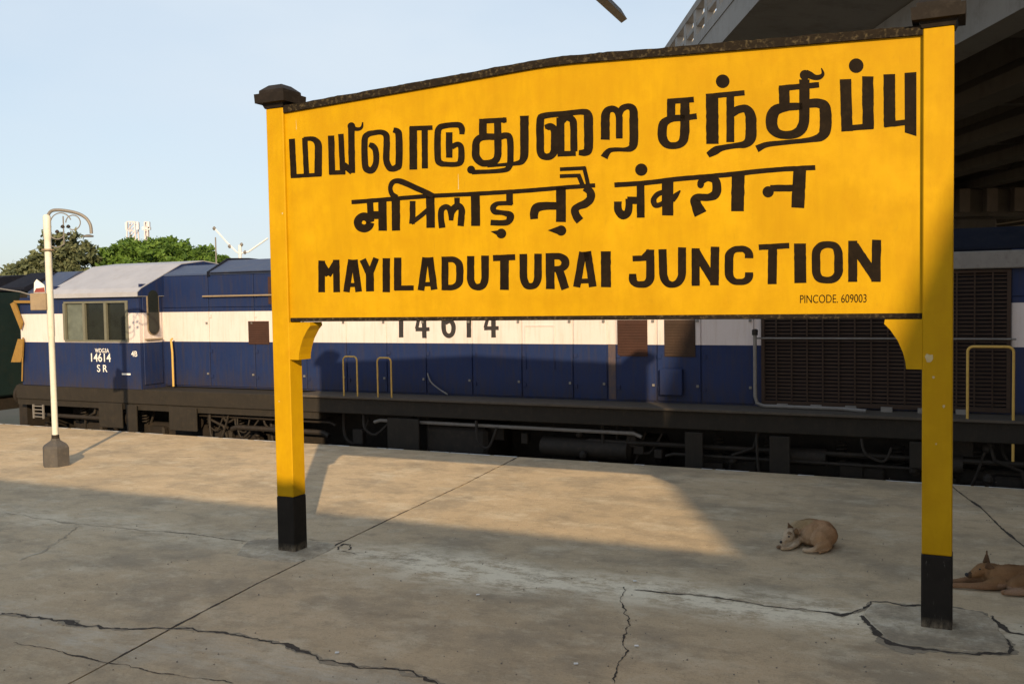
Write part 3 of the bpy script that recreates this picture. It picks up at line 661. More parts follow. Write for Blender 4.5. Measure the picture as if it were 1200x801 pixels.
# chipped paint spots on the right post and bracket
def chip(px, py, r, nm='paint_chip'):
    x, z = onsign(px, py, -.0025); rr = random.Random(px)
    piece(nm, M['chip'], sg, lambda b: b.faces.new([b.verts.new((x+r*(.7+.5*rr.random())*math.cos(t*.7), -.0025, z+1.25*r*(.7+.5*rr.random())*math.sin(t*.7))) for t in range(9)]))
chip(1089, 420, .024); chip(1094, 442, .007); chip(1106, 476, .007); chip(1097, 520, .005); chip(331, 250, .006); chip(327, 470, .005)
def scratch(px, py0, py1, w_=.003):
    a_, z0 = onsign(px, py0, REC); b_, z1 = onsign(px, py1, REC)
    piece('scratch', M['chip'], sg, lambda b: b.faces.new([b.verts.new(p) for p in ((a_-w_*.3, REC-.0005, z0), (a_+w_*.3, REC-.0005, z0), (a_+w_, REC-.0005, z1), (a_-w_, REC-.0005, z1))]))
scratch(537, 204, 222); scratch(347, 140, 152, .002)

# ------------------------------------------------------------------ locomotive
lc = thing('diesel_locomotive', 'dark blue diesel locomotive with white waist stripe standing behind the name board', 'locomotive', trk(0, SIDE, 0), -YAW)
HD = .5; UL, UR = -15.0, 2.3
S = lambda px, py, d=0.: side(px, py, d)
bx('underframe', M['frame'], lc, UL, UR, 0, 2.8, .40, .63, bev=.01)
M['walk'] = worn('scuffed_walkway', (.055, .045, .036), (.075, .062, .05), (.03, .024, .02), sc=9, rough=.8)
M['pillar'] = worn('rust_streaked_blue', (.04, .04, .07), (.09, .06, .05), (.13, .075, .05), sc=6, rough=.7, streak=.8)
bx('running_board', M['walk'], lc, -9.0, UR, -.04, 2.84, .615, .645, bev=.004)
bx('lower_sill', M['frame'], lc, UL, -8.6, .03, 2.77, .30, .399)
# cab and short hood share the outer side
def cabside(u0, u1, zt): return [(0, .63), (2.8, .63), (2.8, zt), (0, zt)]
bx('cab_side', M['loco'], lc, -14.05, -12.03, 0, .06, .632, 2.2) if 0 else None
wl = (-13.73, -12.27, 1.40, 2.02)
# cab body: side wall with a real window opening
def cabwall(b):
    for a in ((-14.05, -12.03, .632, wl[2]), (-14.05, -12.03, wl[3], 2.14)): box(b, a[0], a[1], 0, .05, a[2], a[3])
    for a in ((-14.05, wl[0]), (wl[1], -12.03)): box(b, a[0], a[1], .0, .05, wl[2]+.0005, wl[3]-.0005)
piece('cab_wall', M['loco'], lc, cabwall)
bx('cab_rear_wall', M['loco'], lc, -12.08, -12.031, .051, 2.75, .632, 2.3)
bx('cab_front_wall', M['loco'], lc, -14.04, -13.99, .051, 2.75, .632, 2.3)
bx('cab_far_wall', M['loco'], lc, -14.05, -12.03, 2.751, 2.8, .632, 2.2)
wf = bx('cab_window', M['under'], lc, wl[0], wl[1], .4, .42, wl[2], wl[3])
wf['label'] = 'wide cab side window of three panes'
def fr(b):
    u0, u1, z0_, z1_ = wl
    box(b, u0, u1, -.012, .03, z0_-.02, z0_+.012); box(b, u0, u1, -.012, .03, z1_-.012, z1_+.02)
    for px in (76, 99, 124, 149): u = S(px, 380)[0]; box(b, u-.026, u+.026, -.014, .028, z0_+.0125, z1_-.0125)
piece('window_frame', M['framegrey'], wf, fr)
for a_, b_, m in ((77, 98, 'glassl'), (100, 123, 'glassd'), (125, 149, 'glassd')):
    ua, ub = S(a_, 380)[0]+.012, S(b_, 380)[0]-.008
    bx('pane', M[m], wf, ua, ub, .031, .037, wl[2]+.013, wl[3]-.013)
def roofsec(name, m, u0, u1, prof, sm=False, label=None):
    return piece(name, M[m], lc, lambda b: prism(b, prof, u0, u1, YZ), label=label)
roofsec('cab_roof', 'roofgrey', -14.08, -12.0, [(-.06, 2.10), (-.06, 2.17), (.03, 2.24), (.9, 2.64), (1.4, 2.70), (1.9, 2.64), (2.77, 2.24), (2.86, 2.17), (2.86, 2.10)], label='pale grey sloping cab roof')
roofsec('cab_gable', 'loco', -11.999, -11.994, [(-.045, 2.11), (-.045, 2.165), (.035, 2.23), (.9, 2.625), (1.4, 2.685), (1.9, 2.625), (2.77, 2.23), (2.845, 2.165), (2.845, 2.11)])
# short hood, its roof and the dark visor over its end
bx('short_hood', M['loco'], lc, -14.83, -14.051, .0, 2.8, .632, 2.12, bev=.015)
roofsec('short_hood_roof', 'roofblue', -14.62, -14.082, [(.0, 2.122), (.02, 2.22), (.62, 2.56), (1.4, 2.6), (2.2, 2.5), (2.78, 2.22), (2.8, 2.122)])
roofsec('visor', 'darkblue', -15.28, -14.621, [(-.05, 2.26), (-.04, 2.30), (.6, 2.56), (1.4, 2.59), (2.2, 2.5), (2.8, 2.2), (2.8, 2.16), (1.4, 2.4)])
piece('visor_edge', M['grey'], lc, lambda b: tube(b, [(-15.28, -.05, 2.29), (-14.7, -.06, 2.22), (-14.3, -.06, 2.13)], .012))
# rear face of the cab: doorway with a rounded window, and the handrail beside it
def oval(b, r, hh, d0, d1, u0, u1, zc):
    pts = []
    for k in range(24):
        t = 2*math.pi*k/24; y = math.cos(t)*r; z = math.sin(t)*r
        z += (hh-r)*(1 if z > 0 else -1); pts.append(((d0+d1)/2+y, zc+z))
    prism(b, pts, u0, u1, YZ)
dr = bx('cab_door', M['loco'], lc, -12.0295, -12.012, .06, .44, .70, 2.24, bev=.004)
piece('door_window_frame', M['tan'], dr, lambda b: oval(b, .125, .37, .12, .40, -12.0115, -11.999, 1.85))
piece('door_window', M['glassd'], dr, lambda b: oval(b, .105, .35, .12, .40, -11.9985, -11.99, 1.85))
bx('door_ledge', M['tan'], dr, -12.0118, -11.97, .08, .42, 1.41, 1.43)
piece('handrail', M['rail'], lc, lambda b: tube(b, [(-11.75, .40, 1.42), (-11.74, .36, 1.40), (-11.7, .34, 1.2), (-11.7, .34, .66)], .017))
# long hood in bays, each bay a door panel proud of the body
bx('hood_body', M['loco'], lc, -12.029, UR-.05, HD+.012, 2.3, .646, 2.42)
roofsec('hood_roof', 'roofblue', -12.0, -11.05, [(HD-.01, 2.421), (HD+.01, 2.45), (.93, 2.60), (1.4, 2.62), (1.9, 2.60), (2.3, 2.44), (2.31, 2.421)])
roofsec('hood_roof', 'roofblue', -11.0, -2.6, [(HD-.02, 2.421), (HD-.01, 2.47), (.91, 2.66), (1.4, 2.68), (1.9, 2.66), (2.3, 2.5), (2.31, 2.421)])
roofsec('hood_roof', 'darkblue', -2.58, UR, [(HD-.02, 2.421), (HD-.01, 2.45), (.8, 2.67), (1.4, 2.70), (1.9, 2.67), (2.3, 2.5), (2.31, 2.421)])
roofsec('roof_louvre_end', 'darkblue', -11.049, -11.001, [(HD-.03, 2.40), (HD-.03, 2.47), (.93, 2.695), (1.4, 2.71), (1.9, 2.69), (2.3, 2.52), (2.33, 2.40)])
bx('rain_gutter', M['darkblue'], lc, -10.98, -2.6, HD-.03, HD+.01, 2.435, 2.455)
seams = [187.5, 247, 300, 360, 407, 454, 500, 554, 612, 672, 712, 722, 770, 822, 884]
for a_, b_ in zip(seams, seams[1:]):
    ua = S(a_, 430, HD)[0]+.009; ub = S(b_, 430, HD)[0]-.009
    pr = .006 if (b_-a_) > 15 else -.012
    for (z0_, z1_) in (((.67, 1.369), (1.372, 1.905), (1.915, 2.415)) if a_ == 712 else ((.67, 1.905), (1.915, 2.415))):
        p = bx('door_panel', M['pillar' if (a_ == 712 and z0_ < 1) else 'loco'], lc, ua, ub, HD-pr, HD+.0115, z0_, z1_, bev=.003)
    if b_-a_ > 30:
        for z_ in (.8, 1.2, 1.75, 2.05):
            bx('hinge', M['loco'], lc, ua+.004, ua+.05, HD-pr-.012, HD-pr-.001, z_, z_+.05)
        for z_ in (.85, 1.65):
            bx('latch', M['grey'], lc, ub-.05, ub-.02, HD-pr-.018, HD-pr-.001, z_, z_+.03)
rv = None
for i in range(150):
    u_ = -12.0+i*.063
    for z_ in (1.885,):
        if rv is None: rv = piece('rivet', M['loco'], lc, lambda b: lathe(b, (u_, HD-.0065, z_), [(.006, -.006), (.006, .006)], 6)); r0u = u_
        else: clone(rv, lc, (u_-r0u, 0, 0))
piece('loose_cable', M['grey'], lc, lambda b: tube(b, catmull([(-7.05, HD-.02, .95), (-6.98, HD-.06, .84), (-6.85, HD-.08, .75), (-6.7, HD-.08, .67)], 5), .01, 6), smooth=True)
def screen(px0, px1, zb, zt, m):
    u0, u1 = S(px0, 395, HD)[0], S(px1, 395, HD)[0]
    f = bx('air_screen', M[m], lc, u0, u1, HD-.016, HD-.007, zb, zt)
    for i in range(int((zt-zb)/.035)):
        clone_ = bx('screen_slat', M[m], f, u0+.01, u1-.01, HD-.024, HD-.0165, zb+.012+i*.035, zb+.026+i*.035)
screen(292, 316, 1.335, 1.69, 'rustbrown'); screen(724, 759, 1.225, 1.68, 'rustbrown'); screen(779, 815, 1.225, 1.68, 'mesh')
u0, z0 = S(775, 462, HD); u1, z1 = S(801, 432, HD); bx('valve_box', M['loco'], lc, u0, u1, HD-.07, HD-.0065, z0, z1, bev=.008)
u0, z0 = S(616, 432, HD); u1, z1 = S(650, 382, HD)
piece('panel_rim', M['loco'], lc, lambda b: [box(b, u0, u1, HD-.016, HD-.0065, z1, z1+.015), box(b, u0, u0+.015, HD-.016, HD-.0065, z0, z1-.001), box(b, u1-.015, u1, HD-.016, HD-.0065, z0, z1-.001)])
ua, za = S(240, 346, HD); ub, zb = S(330, 345, HD)
piece('hood_handrail', M['tan'], lc, lambda b: tube(b, [(ua, HD-.05, 2.085), (-2.7, HD-.05, 2.085)], .014))
u0 = S(317, 340, HD)[0]; bx('exhaust_stain_strip', M['rustbrown'], lc, u0-.03, u0+.03, HD-.02, HD-.0068, 1.95, 2.36)
# radiator compartment: frame, louvre slats and upright bars
g0, g1 = S(893, 420, HD)[0], .2
bx('radiator_recess', M['darkblue'], lc, g0, g1, HD-.004, HD+.011, .67, 2.415)
gr = piece('radiator_grille', M['mesh'], lc, lambda b: [box(b, g0, g1, HD-.05, HD-.012, .67, .72), box(b, g0, g1, HD-.05, HD-.012, 2.17, 2.2), box(b, g0, g0+.04, HD-.05, HD-.012, .721, 2.169), box(b, g1-.04, g1, HD-.05, HD-.012, .721, 2.169)])
s0 = None
for i in range(34):
    z_ = .735+i*.0425
    if s0 is None: s0 = piece('louvre_slat', M['mesh'], gr, lambda b: prism(b, [(HD-.036, .735), (HD-.012, .755), (HD-.012, .762), (HD-.036, .742)], g0+.041, g1-.041, YZ))
    else: clone(s0, gr, (0, 0, i*.0425))
nb = 15; b0 = None
for i in range(1, nb):
    u = g0+(g1-g0)*i/nb
    if b0 is None: b0 = bx('grille_bar', M['mesh'], gr, u-.008, u+.008, HD-.052, HD-.037, .721, 2.169); ub0 = u
    else: clone(b0, gr, (u-ub0, 0, 0))
for i in range(3):
    ua = g0+.02+i*.96; bx('filter_box', M['grey'], lc, ua, ua+.9, HD-.09, HD-.013, 2.21, 2.40, bev=.01)
piece('radiator_rail', M['grey'], lc, lambda b: tube(b, [(g0-.05, HD-.1, 1.46), (g1+.05, HD-.1, 1.46)], .01))
for a_, b_ in ((.206, 1.0), (1.01, 2.2)):
    for (z0_, z1_) in ((.67, 1.905), (1.915, 2.415)): bx('door_panel', M['loco'], lc, a_, b_, HD-.006, HD+.0115, z0_, z1_, bev=.003)
ua = S(884, 400, .3)[0]
piece('drain_pipe', M['grey'], lc, lambda b: tube(b, [(ua, .33, 1.52), (ua, .33, .78), (ua+.02, .33, .70), (ua+.1, .33, .67), (ua+1.0, .3, .67), (ua+1.25, .2, .665)], .022))
piece('pipe_cap', M['under'], lc, lambda b: lathe(b, (ua, .33, 1.50), [(.035, 0), (.035, .06), (.02, .07)], 10))
for i in range(6):
    u_ = g0+.2+i*.38; piece('pipe_bracket', M['grey'], lc, lambda b, u_=u_: box(b, u_, u_+.12, .34, .38, .646, .70))
# yellow hooped handrails on the running board edge
def hoop(px0, px1, pyt, extra=0, r=.011, rc=.055):
    u0, zt = S(px0, pyt, .0); u1, _ = S(px1, pyt, .0); zb = .64
    pts = [(u0, .02, zb)]
    for k in range(7): t = math.pi-math.pi/2*k/6; pts.append((u0+rc+rc*math.cos(t), .02, zt-rc+rc*math.sin(t)))
    for k in range(7): t = math.pi/2-math.pi/2*k/6; pts.append((u1-rc+rc*math.cos(t), .02, zt-rc+rc*math.sin(t)))
    pts.append((u1, .02, zb-extra)); piece('handrail', M['rail'], lc, lambda b: tube(b, pts, r), smooth=True)
hoop(401, 417, 417.5); hoop(441, 457, 419)
hoop(1134, 1188, 406, extra=.42, r=.014)
# markings
def trl(px, py, dep): u, z = side(px, py, dep); return (u, dep, z)
Nb = Letters('loco_number', M['black2'], trl, HD-.007, lc); Nb.z = lambda: HD-.0065-.0003*(1+(setattr(Nb, 'k', Nb.k+1) or Nb.k) % 5)
n2 = (340, 370, 3.158)
Nb.st(n2, 14, (388, -48), (408, -62)); Nb.st(n2, 16, (410, -65), (411, 80))
Nb.st(n2, 16, (494, -62), (497, 82)); Nb.st(n2, 12, (490, -58), (468, 48)); Nb.st(n2, 14, (464, 50), (516, 49))
Nb.st(n2, 16, (606, -50), (585, -62), (572, -30), (568, 30), (572, 62), (588, 74), (602, 62), (604, 35), (592, 18), (574, 26), cur=True)
Nb.st(n2, 14, (636, -48), (656, -62)); Nb.st(n2, 16, (660, -65), (662, 80))
Nb.st(n2, 16, (752, -62), (753, 80)); Nb.st(n2, 12, (748, -58), (722, 44)); Nb.st(n2, 14, (718, 46), (772, 45))
Nb.done('black number 14614 on the white stripe')
def tt(name, s, px0, px1, py, hpx, m='whitepaint', dep=-.002, off=.01):
    u0, z0 = side(px0, py, 0); u1, _ = side(px1, py, 0); _, z1 = side(px0, py-hpx, 0)
    t = text(name, s, M[m], lc, (0, 0, 0), (1, 0, 0), (0, 0, 1), 1., font_off=off)
    xs = [v.co.x for v in t.data.vertices]; zs = [v.co.z for v in t.data.vertices]
    for v in t.data.vertices:
        v.co = Vector((u0+(v.co.x-min(xs))/(max(xs)-min(xs))*(u1-u0), dep+v.co.y*.5, z0+(v.co.z-min(zs))/(max(zs)-min(zs))*(z1-z0)))
    return t
tt('class_marking', 'WDG3A', 111.5, 128, 413, 5); tt('cab_number', '14614', 107, 130, 423.5, 10); tt('railway_initials', 'S R', 114, 126, 435.5, 8.5)
tt('small_marking', '4B', 154, 161, 417.5, 6.5); bx('nameplate', M['whitepaint'], lc, S(143, 438)[0], S(153, 438)[0], -.004, -.0005, S(143, 439)[1], S(143, 437)[1])
# running gear under the frame
def wheel_bogie(uc):
    bx('bogie_frame', M['under'], lc, uc-2.0, uc+2.0, .35, .5, -.18, .06, bev=.02)
    for k in (-1.4, 0, 1.4):
        piece('wheel', M['under'], lc, lambda b: tube(b, [(uc+k, .62, -.62), (uc+k, .75, -.62)], .42, 24), smooth=True)
        piece('wheel', M['under'], lc, lambda b: tube(b, [(uc+k, 2.1, -.62), (uc+k, 2.23, -.62)], .42, 24), smooth=True)
        bx('axle_box', M['under'], lc, uc+k-.17, uc+k+.17, .22, .349, -.35, .02, bev=.03)
        def coil(b, s_):
            tube(b, [(uc+k+s_*.3+.055*math.cos(t*.7), .3+.055*math.sin(t*.7), .05+t*.005) for t in range(50)], .011, 6)
        for s_ in (-1, 1): piece('spring', M['under'], lc, lambda b: coil(b, s_), smooth=True)
    piece('brake_cylinder', M['under'], lc, lambda b: tube(b, [(uc-.9, .2, .12), (uc-.45, .2, .12)], .1, 14), smooth=True)
    piece('brake_cylinder', M['under'], lc, lambda b: tube(b, [(uc+.5, .2, .12), (uc+.95, .2, .12)], .1, 14), smooth=True)
    piece('sand_pipe', M['under'], lc, lambda b: tube(b, [(uc+1.2, .15, .38), (uc+1.25, .12, .2), (uc+1.5, .15, .1), (uc+1.6, .2, -.3)], .022))
    piece('sand_pipe', M['under'], lc, lambda b: tube(b, [(uc-1.2, .15, .38), (uc-1.25, .12, .2), (uc-1.5, .15, .1), (uc-1.6, .2, -.3)], .022))
bx('underside_blocker', M['under'], lc, UL+.3, UR, .9, 1.9, -.9, .395)  # dark mass added to block the bright view through beneath the loco
wheel_bogie(-12.0); wheel_bogie(-1.2)
bx('fuel_tank', M['under'], lc, -6.9, -5.95, .12, 2.7, -.7, .27, bev=.05)
bx('fuel_tank', M['under'], lc, -5.2, -3.7, .5, 2.6, -.7, .2, bev=.05)
for px0, px1, zb, zt in ((200, 232, .02, .38), (455, 492, -.05, .37), (803, 824, -.3, .37), (902, 926, -.25, .37), (118, 145, .0, .4), (1066, 1082, .1, .38), (150, 162, -.2, .38)):
    bx('step_plate', M['frame'], lc, S(px0, 500)[0], S(px1, 500)[0], -.03, .0, zb, zt, bev=.006)
for z_, d_, ua, ub, r in ((.315, .1, -7.7, -3.8, .025), (.18, .16, -4.6, 1.8, .03), (.08, .1, -3.5, -.4, .02), (.25, .15, -11.5, -8.4, .02), (.13, .1, -14.6, -12.9, .035), (.1, .12, -10.3, -8.5, .04)):
    piece('air_pipe', M['grey'] if r == .025 else M['under'], lc, lambda b: tube(b, [(ua, d_, z_-.03), (ua+.1, d_, z_), (ub-.1, d_, z_-.01), (ub, d_, z_-.05)], r))
piece('air_tank', M['under'], lc, lambda b: tube(b, [(-5.2, .2, .07), (-5.16, .2, .07), (-4.0, .2, .07), (-3.96, .2, .07)], [.06, .13, .13, .06], 16), smooth=True)
rr = random.Random(3)
for i in range(60):
    uc = rr.uniform(-14.8, 2.0); z_ = rr.uniform(-.1, .3); d_ = rr.uniform(.02, .4); t = rr.random()
    if t < .4: bx('bracket', M['under'], lc, uc, uc+rr.uniform(.05, .3), d_, d_+.1, z_-.1, z_+rr.uniform(0, .12), bev=.01)
    elif t < .8: piece('brake_hose', M['under'], lc, lambda b: tube(b, catmull([(uc, d_, .38), (uc+.05, d_-.05, z_), (uc+rr.uniform(.1, .25), d_-.03, z_-.08), (uc+rr.uniform(.3, .5), d_, .3)], 5), rr.uniform(.012, .025), 6), smooth=True)
    else: piece('pipe_joint', M['under'], lc, lambda b: lathe(b, (uc, d_, z_), [(.03, 0), (.05, .03), (.05, .07), (.02, .1)], 10))
# ladder at the cab corner, mustard grab brackets and buffer at the end
def lad(b):
    u0, z1 = S(42, 473); u1, z0 = S(54, 490)
    for u in (u0, u1): box(b, u-.012, u+.012, -.06, -.035, z0, z1)
    for k in range(4): box(b, u0+.0125, u1-.0125, -.058, -.037, z0+(z1-z0)*(k+.4)/4, z0+(z1-z0)*(k+.4)/4+.015)
piece('cab_ladder', M['grey'], lc, lad)
def tri(pts, nm='grab_bracket'):
    q = [S(*p, -.05) for p in pts]; piece(nm, M['mustard'], lc, lambda b: prism(b, q, -.07, -.04, XZ))
tri([(13, 356), (18, 353), (27, 378), (25, 386)]); tri([(17, 352), (45, 352), (45, 355), (18, 355)]); tri([(22, 397), (28, 397), (27, 418), (25, 424), (14, 424)])
piece('handrail', M['mustard'], lc, lambda b: tube(b, [(*S(27, 395, -.05)[:1], -.05, S(27, 395)[1]), (S(26, 448, -.05)[0], -.05, S(26, 446)[1])], .012))
piece('buffer', M['under'], lc, lambda b: tube(b, [(-15.0, .45, .42), (-15.35, .45, .42), (-15.36, .45, .42), (-15.42, .45, .42)], [.1, .1, .2, .2], 16), smooth=True)
bx('cattle_guard', M['under'], lc, -15.2, -15.0, .2, 2.6, -.35, .35)

# dark green coach coupled beyond the locomotive
cc = thing('passenger_coach', 'dark green railway coach coupled beyond the cab end, at the left edge', 'railway coach', trk(-16, SIDE, 0), -YAW)
bx('body', M['teal'], cc, -17, 0, .0, 2.8, .35, 2.25, bev=.03)
piece('roof', M['darkblue'], cc, lambda b: prism(b, [(-.03, 2.251), (0, 2.38), (.6, 2.52), (1.4, 2.57), (2.2, 2.52), (2.8, 2.38), (2.83, 2.251)], -17.02, .02, YZ))
bx('underframe', M['under'], cc, -16.9, -.1, .05, 2.7, .1, .349)
for i in range(7):
    wn = bx('window', M['glassd'], cc, -2.2-i*2.1, -1.1-i*2.1, -.012, -.001, 1.2, 1.9)
    piece('window_bars', M['grey'], wn, lambda b: [box(b, -2.2-i*2.1, -1.1-i*2.1, -.022, -.0125, 1.3+k*.14, 1.315+k*.14) for k in range(4)])
bx('end_vestibule', M['under'], cc, .001, .35, .9, 1.9, .4, 2.2)
piece('corner_handrail', M['rail'], cc, lambda b: tube(b, [(-.2, -.05, .5), (-.2, -.05, 1.6)], .012))

# ------------------------------------------------------------------ platform lamp post
lb = gnd(66.5, 545); lp = thing('platform_lamp_post', 'slim cream lamp post with curled bracket on dark footing at the left platform edge', 'lamp post', (lb.x, 12.0, 0), 0)
piece('footing', M['footing'], lp, lambda b: lathe(b, (0, 0, 0), [(.165, -.02), (.165, .225), (.15, .255), (.06, .315), (.055, .34)], 6))
piece('pole_foot', M['under'], lp, lambda b: lathe(b, (0, 0, 0), [(.045, .33), (.045, .385)], 12))
piece('pole', M['cream'], lp, lambda b: lathe(b, (0, 0, 0), [(.036, .386), (.036, 1.6), (.041, 1.61), (.041, 2.75), (.041, 2.8), (.046, 2.81), (.046, 3.08), (.03, 3.1)], 14), smooth=True)
piece('pole_collar', M['tan'], lp, lambda b: lathe(b, (0, 0, 0), [(.075, 2.66), (.075, 2.68)], 12))
piece('lamp_arm', M['grey'], lp, lambda b: tube(b, catmull([(.0, 0, 2.75), (.0, 0, 3.0), (.04, 0, 3.13), (.15, 0, 3.155), (.35, 0, 3.12), (.47, 0, 3.06), (.53, 0, 2.97), (.54, 0, 2.86)], 5), .02), smooth=True)
piece('lamp_holder', M['grey'], lp, lambda b: lathe(b, (.5, 0, 2.82), [(.02, .03), (.065, .015), (.06, 0)], 14))
def scroll(b):
    sp = [(.05+.0, 0, 2.72)]
    tube(b, catmull([(.03, 0, 2.72), (.12, 0, 2.70), (.2, 0, 2.74)], 4), .007, 6)
    for cx, cz, r0_, a0, a1 in ((.17, 2.99, .13, 200, 20), (.32, 3.0, .09, 180, -120), (.12, 2.9, .1, 180, 330)):
        tube(b, [(cx+r0_*math.cos(math.radians(a0+(a1-a0)*k/14)), 0, cz+r0_*math.sin(math.radians(a0+(a1-a0)*k/14))) for k in range(15)], .007, 6)
    tube(b, [(.2, 0, 2.74), (.2, 0, 3.08)], .008, 6)
piece('scroll_bracket', M['grey'], lp, scroll, smooth=True)
for x_, z_ in ((.12, 2.89), (.19, 2.95), (.26, 2.95), (.26, 2.86)):
    piece('leaf_ornament', M['under'], lp, lambda b: lathe(b, (x_, 0, z_-.02), [(.005, 0), (.028, .012), (.02, .035), (.004, .045)], 8))
bx('junction_box', M['tan'], lp, -.22, -.02, -.06, .05, 1.93, 2.14, bev=.008)
pc = piece('tag_plate', M['whitepaint'], lp, lambda b: prism(b, [(-.17, 2.145), (-.03, 2.145), (-.04, 2.24), (-.13, 2.31), (-.16, 2.27)], -.055, -.045, XZ))
piece('tag_stripe', M['red'], pc, lambda b: prism(b, [(-.168, 2.15), (-.032, 2.15), (-.04, 2.21), (-.14, 2.20)], -.0575, -.0555, XZ))

# ------------------------------------------------------------------ trees and masts beyond
def leafmat(name, a, b_, c):
    g = N(name); oi = g.n('ShaderNodeAttribute', attribute_name='tint')
    k = g.mix(g.ramp(oi.outputs['Fac'], 0, .5), a, b_); k = g.mix(g.ramp(oi.outputs['Fac'], .5, 1), k, c)
    g.b.inputs['Subsurface Weight'].default_value = 0
    m_ = g.fin(k, .6, 0, .3)
    tr = g.n('ShaderNodeBsdfTranslucent'); g.l(k, tr.inputs[0]); mx = g.n('ShaderNodeMixShader'); mx.inputs[0].default_value = .3
    g.l(g.b.outputs[0], mx.inputs[1]); g.l(tr.outputs[0], mx.inputs[2]); o_ = [n_ for n_ in g.t.nodes if n_.type == 'OUTPUT_MATERIAL'][0]; g.l(mx.outputs[0], o_.inputs[0]); return m_
def tree(name, label, base, top, blobs, mt, n=9000, ls=.16, trunk=.35):
    """blobs: (x,y,z,rx,ry,rz) relative to the base"""
    t = thing(name, label, 'tree', base); rnd = random.Random(len(label))
    def tf(b):
        hub = Vector((0, 0, top*.5)); tube(b, [(0, 0, 0), (.1, 0, top*.25), tuple(hub)], [trunk, trunk*.8, trunk*.6], 10)
        for q in blobs:
            e = Vector(q[:3]); tube(b, [tuple(hub), tuple(hub.lerp(e, .5)+Vector((0, 0, -.1*q[5]))), tuple(e)], [trunk*.45, trunk*.25, .04], 6)
    piece('trunk', M['bark'], t, tf, smooth=True)
    vs, fs, tint = [], [], []
    vol = [q[3]*q[4]*q[5] for q in blobs]
    for q, vv in zip(blobs, vol):
        k = int(n*vv/sum(vol)); ncl = max(6, k//60); cl = []
        for _ in range(ncl):
            d = Vector((rnd.gauss(0, 1), rnd.gauss(0, 1), rnd.gauss(0, 1))).normalized()*(rnd.uniform(.45, 1.03))
            if d.z < -.35: d.z *= .3
            cl.append((d, rnd.random()))
        for d, tn in cl:
            c = Vector((q[0]+d.x*q[3], q[1]+d.y*q[4], q[2]+d.z*q[5])); cr = rnd.uniform(.35, .7)*min(q[3], q[5])*.45
            for _ in range(k//ncl):
                p = c+Vector((rnd.gauss(0, 1), rnd.gauss(0, 1), rnd.gauss(0, .6)))*cr*.55
                nn_ = Vector((rnd.gauss(0, 1), rnd.gauss(0, 1), rnd.gauss(.6, 1))).normalized(); a_ = nn_.orthogonal().normalized(); b_ = nn_.cross(a_)
                s_ = ls*rnd.uniform(.6, 1.3); i0 = len(vs); an = rnd.random()*6.28
                a2 = a_*math.cos(an)+b_*math.sin(an); b2 = nn_.cross(a2)
                vs += [p-a2*s_, p-b2*s_*.45, p+a2*s_, p+b2*s_*.45]; fs.append((i0, i0+1, i0+2, i0+3))
                tint += [min(1, max(0, tn*.6+rnd.random()*.4))]
    me = bpy.data.meshes.new('crown'); me.from_pydata([tuple(v) for v in vs], [], fs)
    at = me.attributes.new('tint', 'FLOAT', 'FACE'); at.data.foreach_set('value', tint); me.materials.append(mt)
    o = bpy.data.objects.new('crown', me); col.objects.link(o); o.parent = t
    return t
LM1 = leafmat('dusty_olive_leaves', (.075, .092, .045), (.12, .14, .07), (.2, .21, .11)); LM2 = leafmat('fresh_green_leaves', (.03, .065, .012), (.085, .16, .025), (.17, .27, .05))
tree('dusty_tree', 'dusty olive tree with ragged top behind the lamp post, left of the greener tree', (-28.3, 60, -1.35), 5,
     [(-1.7, 0, 5.1, 1.2, 1.4, 1.2), (-.6, .4, 5.7, 1.2, 1.5, 1.2), (.6, -.2, 6.7, 1.3, 1.3, 1.25), (1.6, 0, 6.3, 1.2, 1.3, 1.3), (2.2, 0, 5.4, 1.1, 1.3, 1.4), (0, 0, 4.4, 3.2, 2, 1.9)], LM1, n=22000, ls=.17)
tree('rain_tree', 'bright green spreading tree with flat domed crown behind the cab roof', (-22.4, 62, -1.35), 4.6,
     [(-2.5, 0, 5.5, 1.7, 2.4, 1.4), (-1.1, 0, 6.2, 1.9, 2.4, 1.35), (.5, 0, 6.15, 2.1, 3, 1.3), (1.9, .3, 5.7, 2., 2.6, 1.25), (3.1, .3, 5.2, 1.7, 2.6, 1.2), (0, 0, 4.9, 4.7, 3.2, 1.9)], LM2, n=52000, ls=.17)
# the wooded background that the train hides from here
for i in range(7):
    tree('background_tree', 'bushy green tree far beyond the train', (-10+i*9., 74+4*(i % 3), -1.35), 3.2,
         [(0, 0, 3.0, 2.4, 2.2, 1.5), (1.8, 0, 2.6, 1.8, 1.8, 1.2), (-1.9, .3, 2.7, 1.7, 1.8, 1.1)], (LM1, LM2)[i % 2], n=3500, ls=.26)['group'] = 'trees far beyond the train'
def tower(label, px, py0, py1, wpx, m, arms):
    Y = 120.; a = ray(px, py1); x = a[0]*Y/a[1]; zt = a[2]*Y/a[1]+H; wd = wpx*Y/FPX
    t = thing('radio_mast', label, 'mast', (x, Y, -1.35)); hh = zt+1.35
    def f(b):
        for sx in (-1, 1):
            for sy in (-1, 1): tube(b, [(sx*wd*.8, sy*wd*.8, 0), (sx*wd*.5, sy*wd*.5, hh)], .1, 4)
        n_ = 12
        for i in range(n_):
            z0_, z1_ = hh*i/n_, hh*(i+1)/n_; k0 = .8-.3*i/n_
            for sy in (-1, 1):
                tube(b, [(-wd*k0, sy*wd*k0, z0_), (wd*k0, sy*wd*k0, z1_)], .06, 4); tube(b, [(-wd*k0, sy*wd*k0, z1_), (wd*k0, sy*wd*k0, z1_)], .06, 4)
    piece('lattice', m, t, f)
    for (dx, dz, w_, h_) in arms: piece('antenna', M['mastwhite'], t, lambda b: box(b, dx-w_/2, dx+w_/2, -.2, .2, hh-dz-h_/2, hh-dz+h_/2))
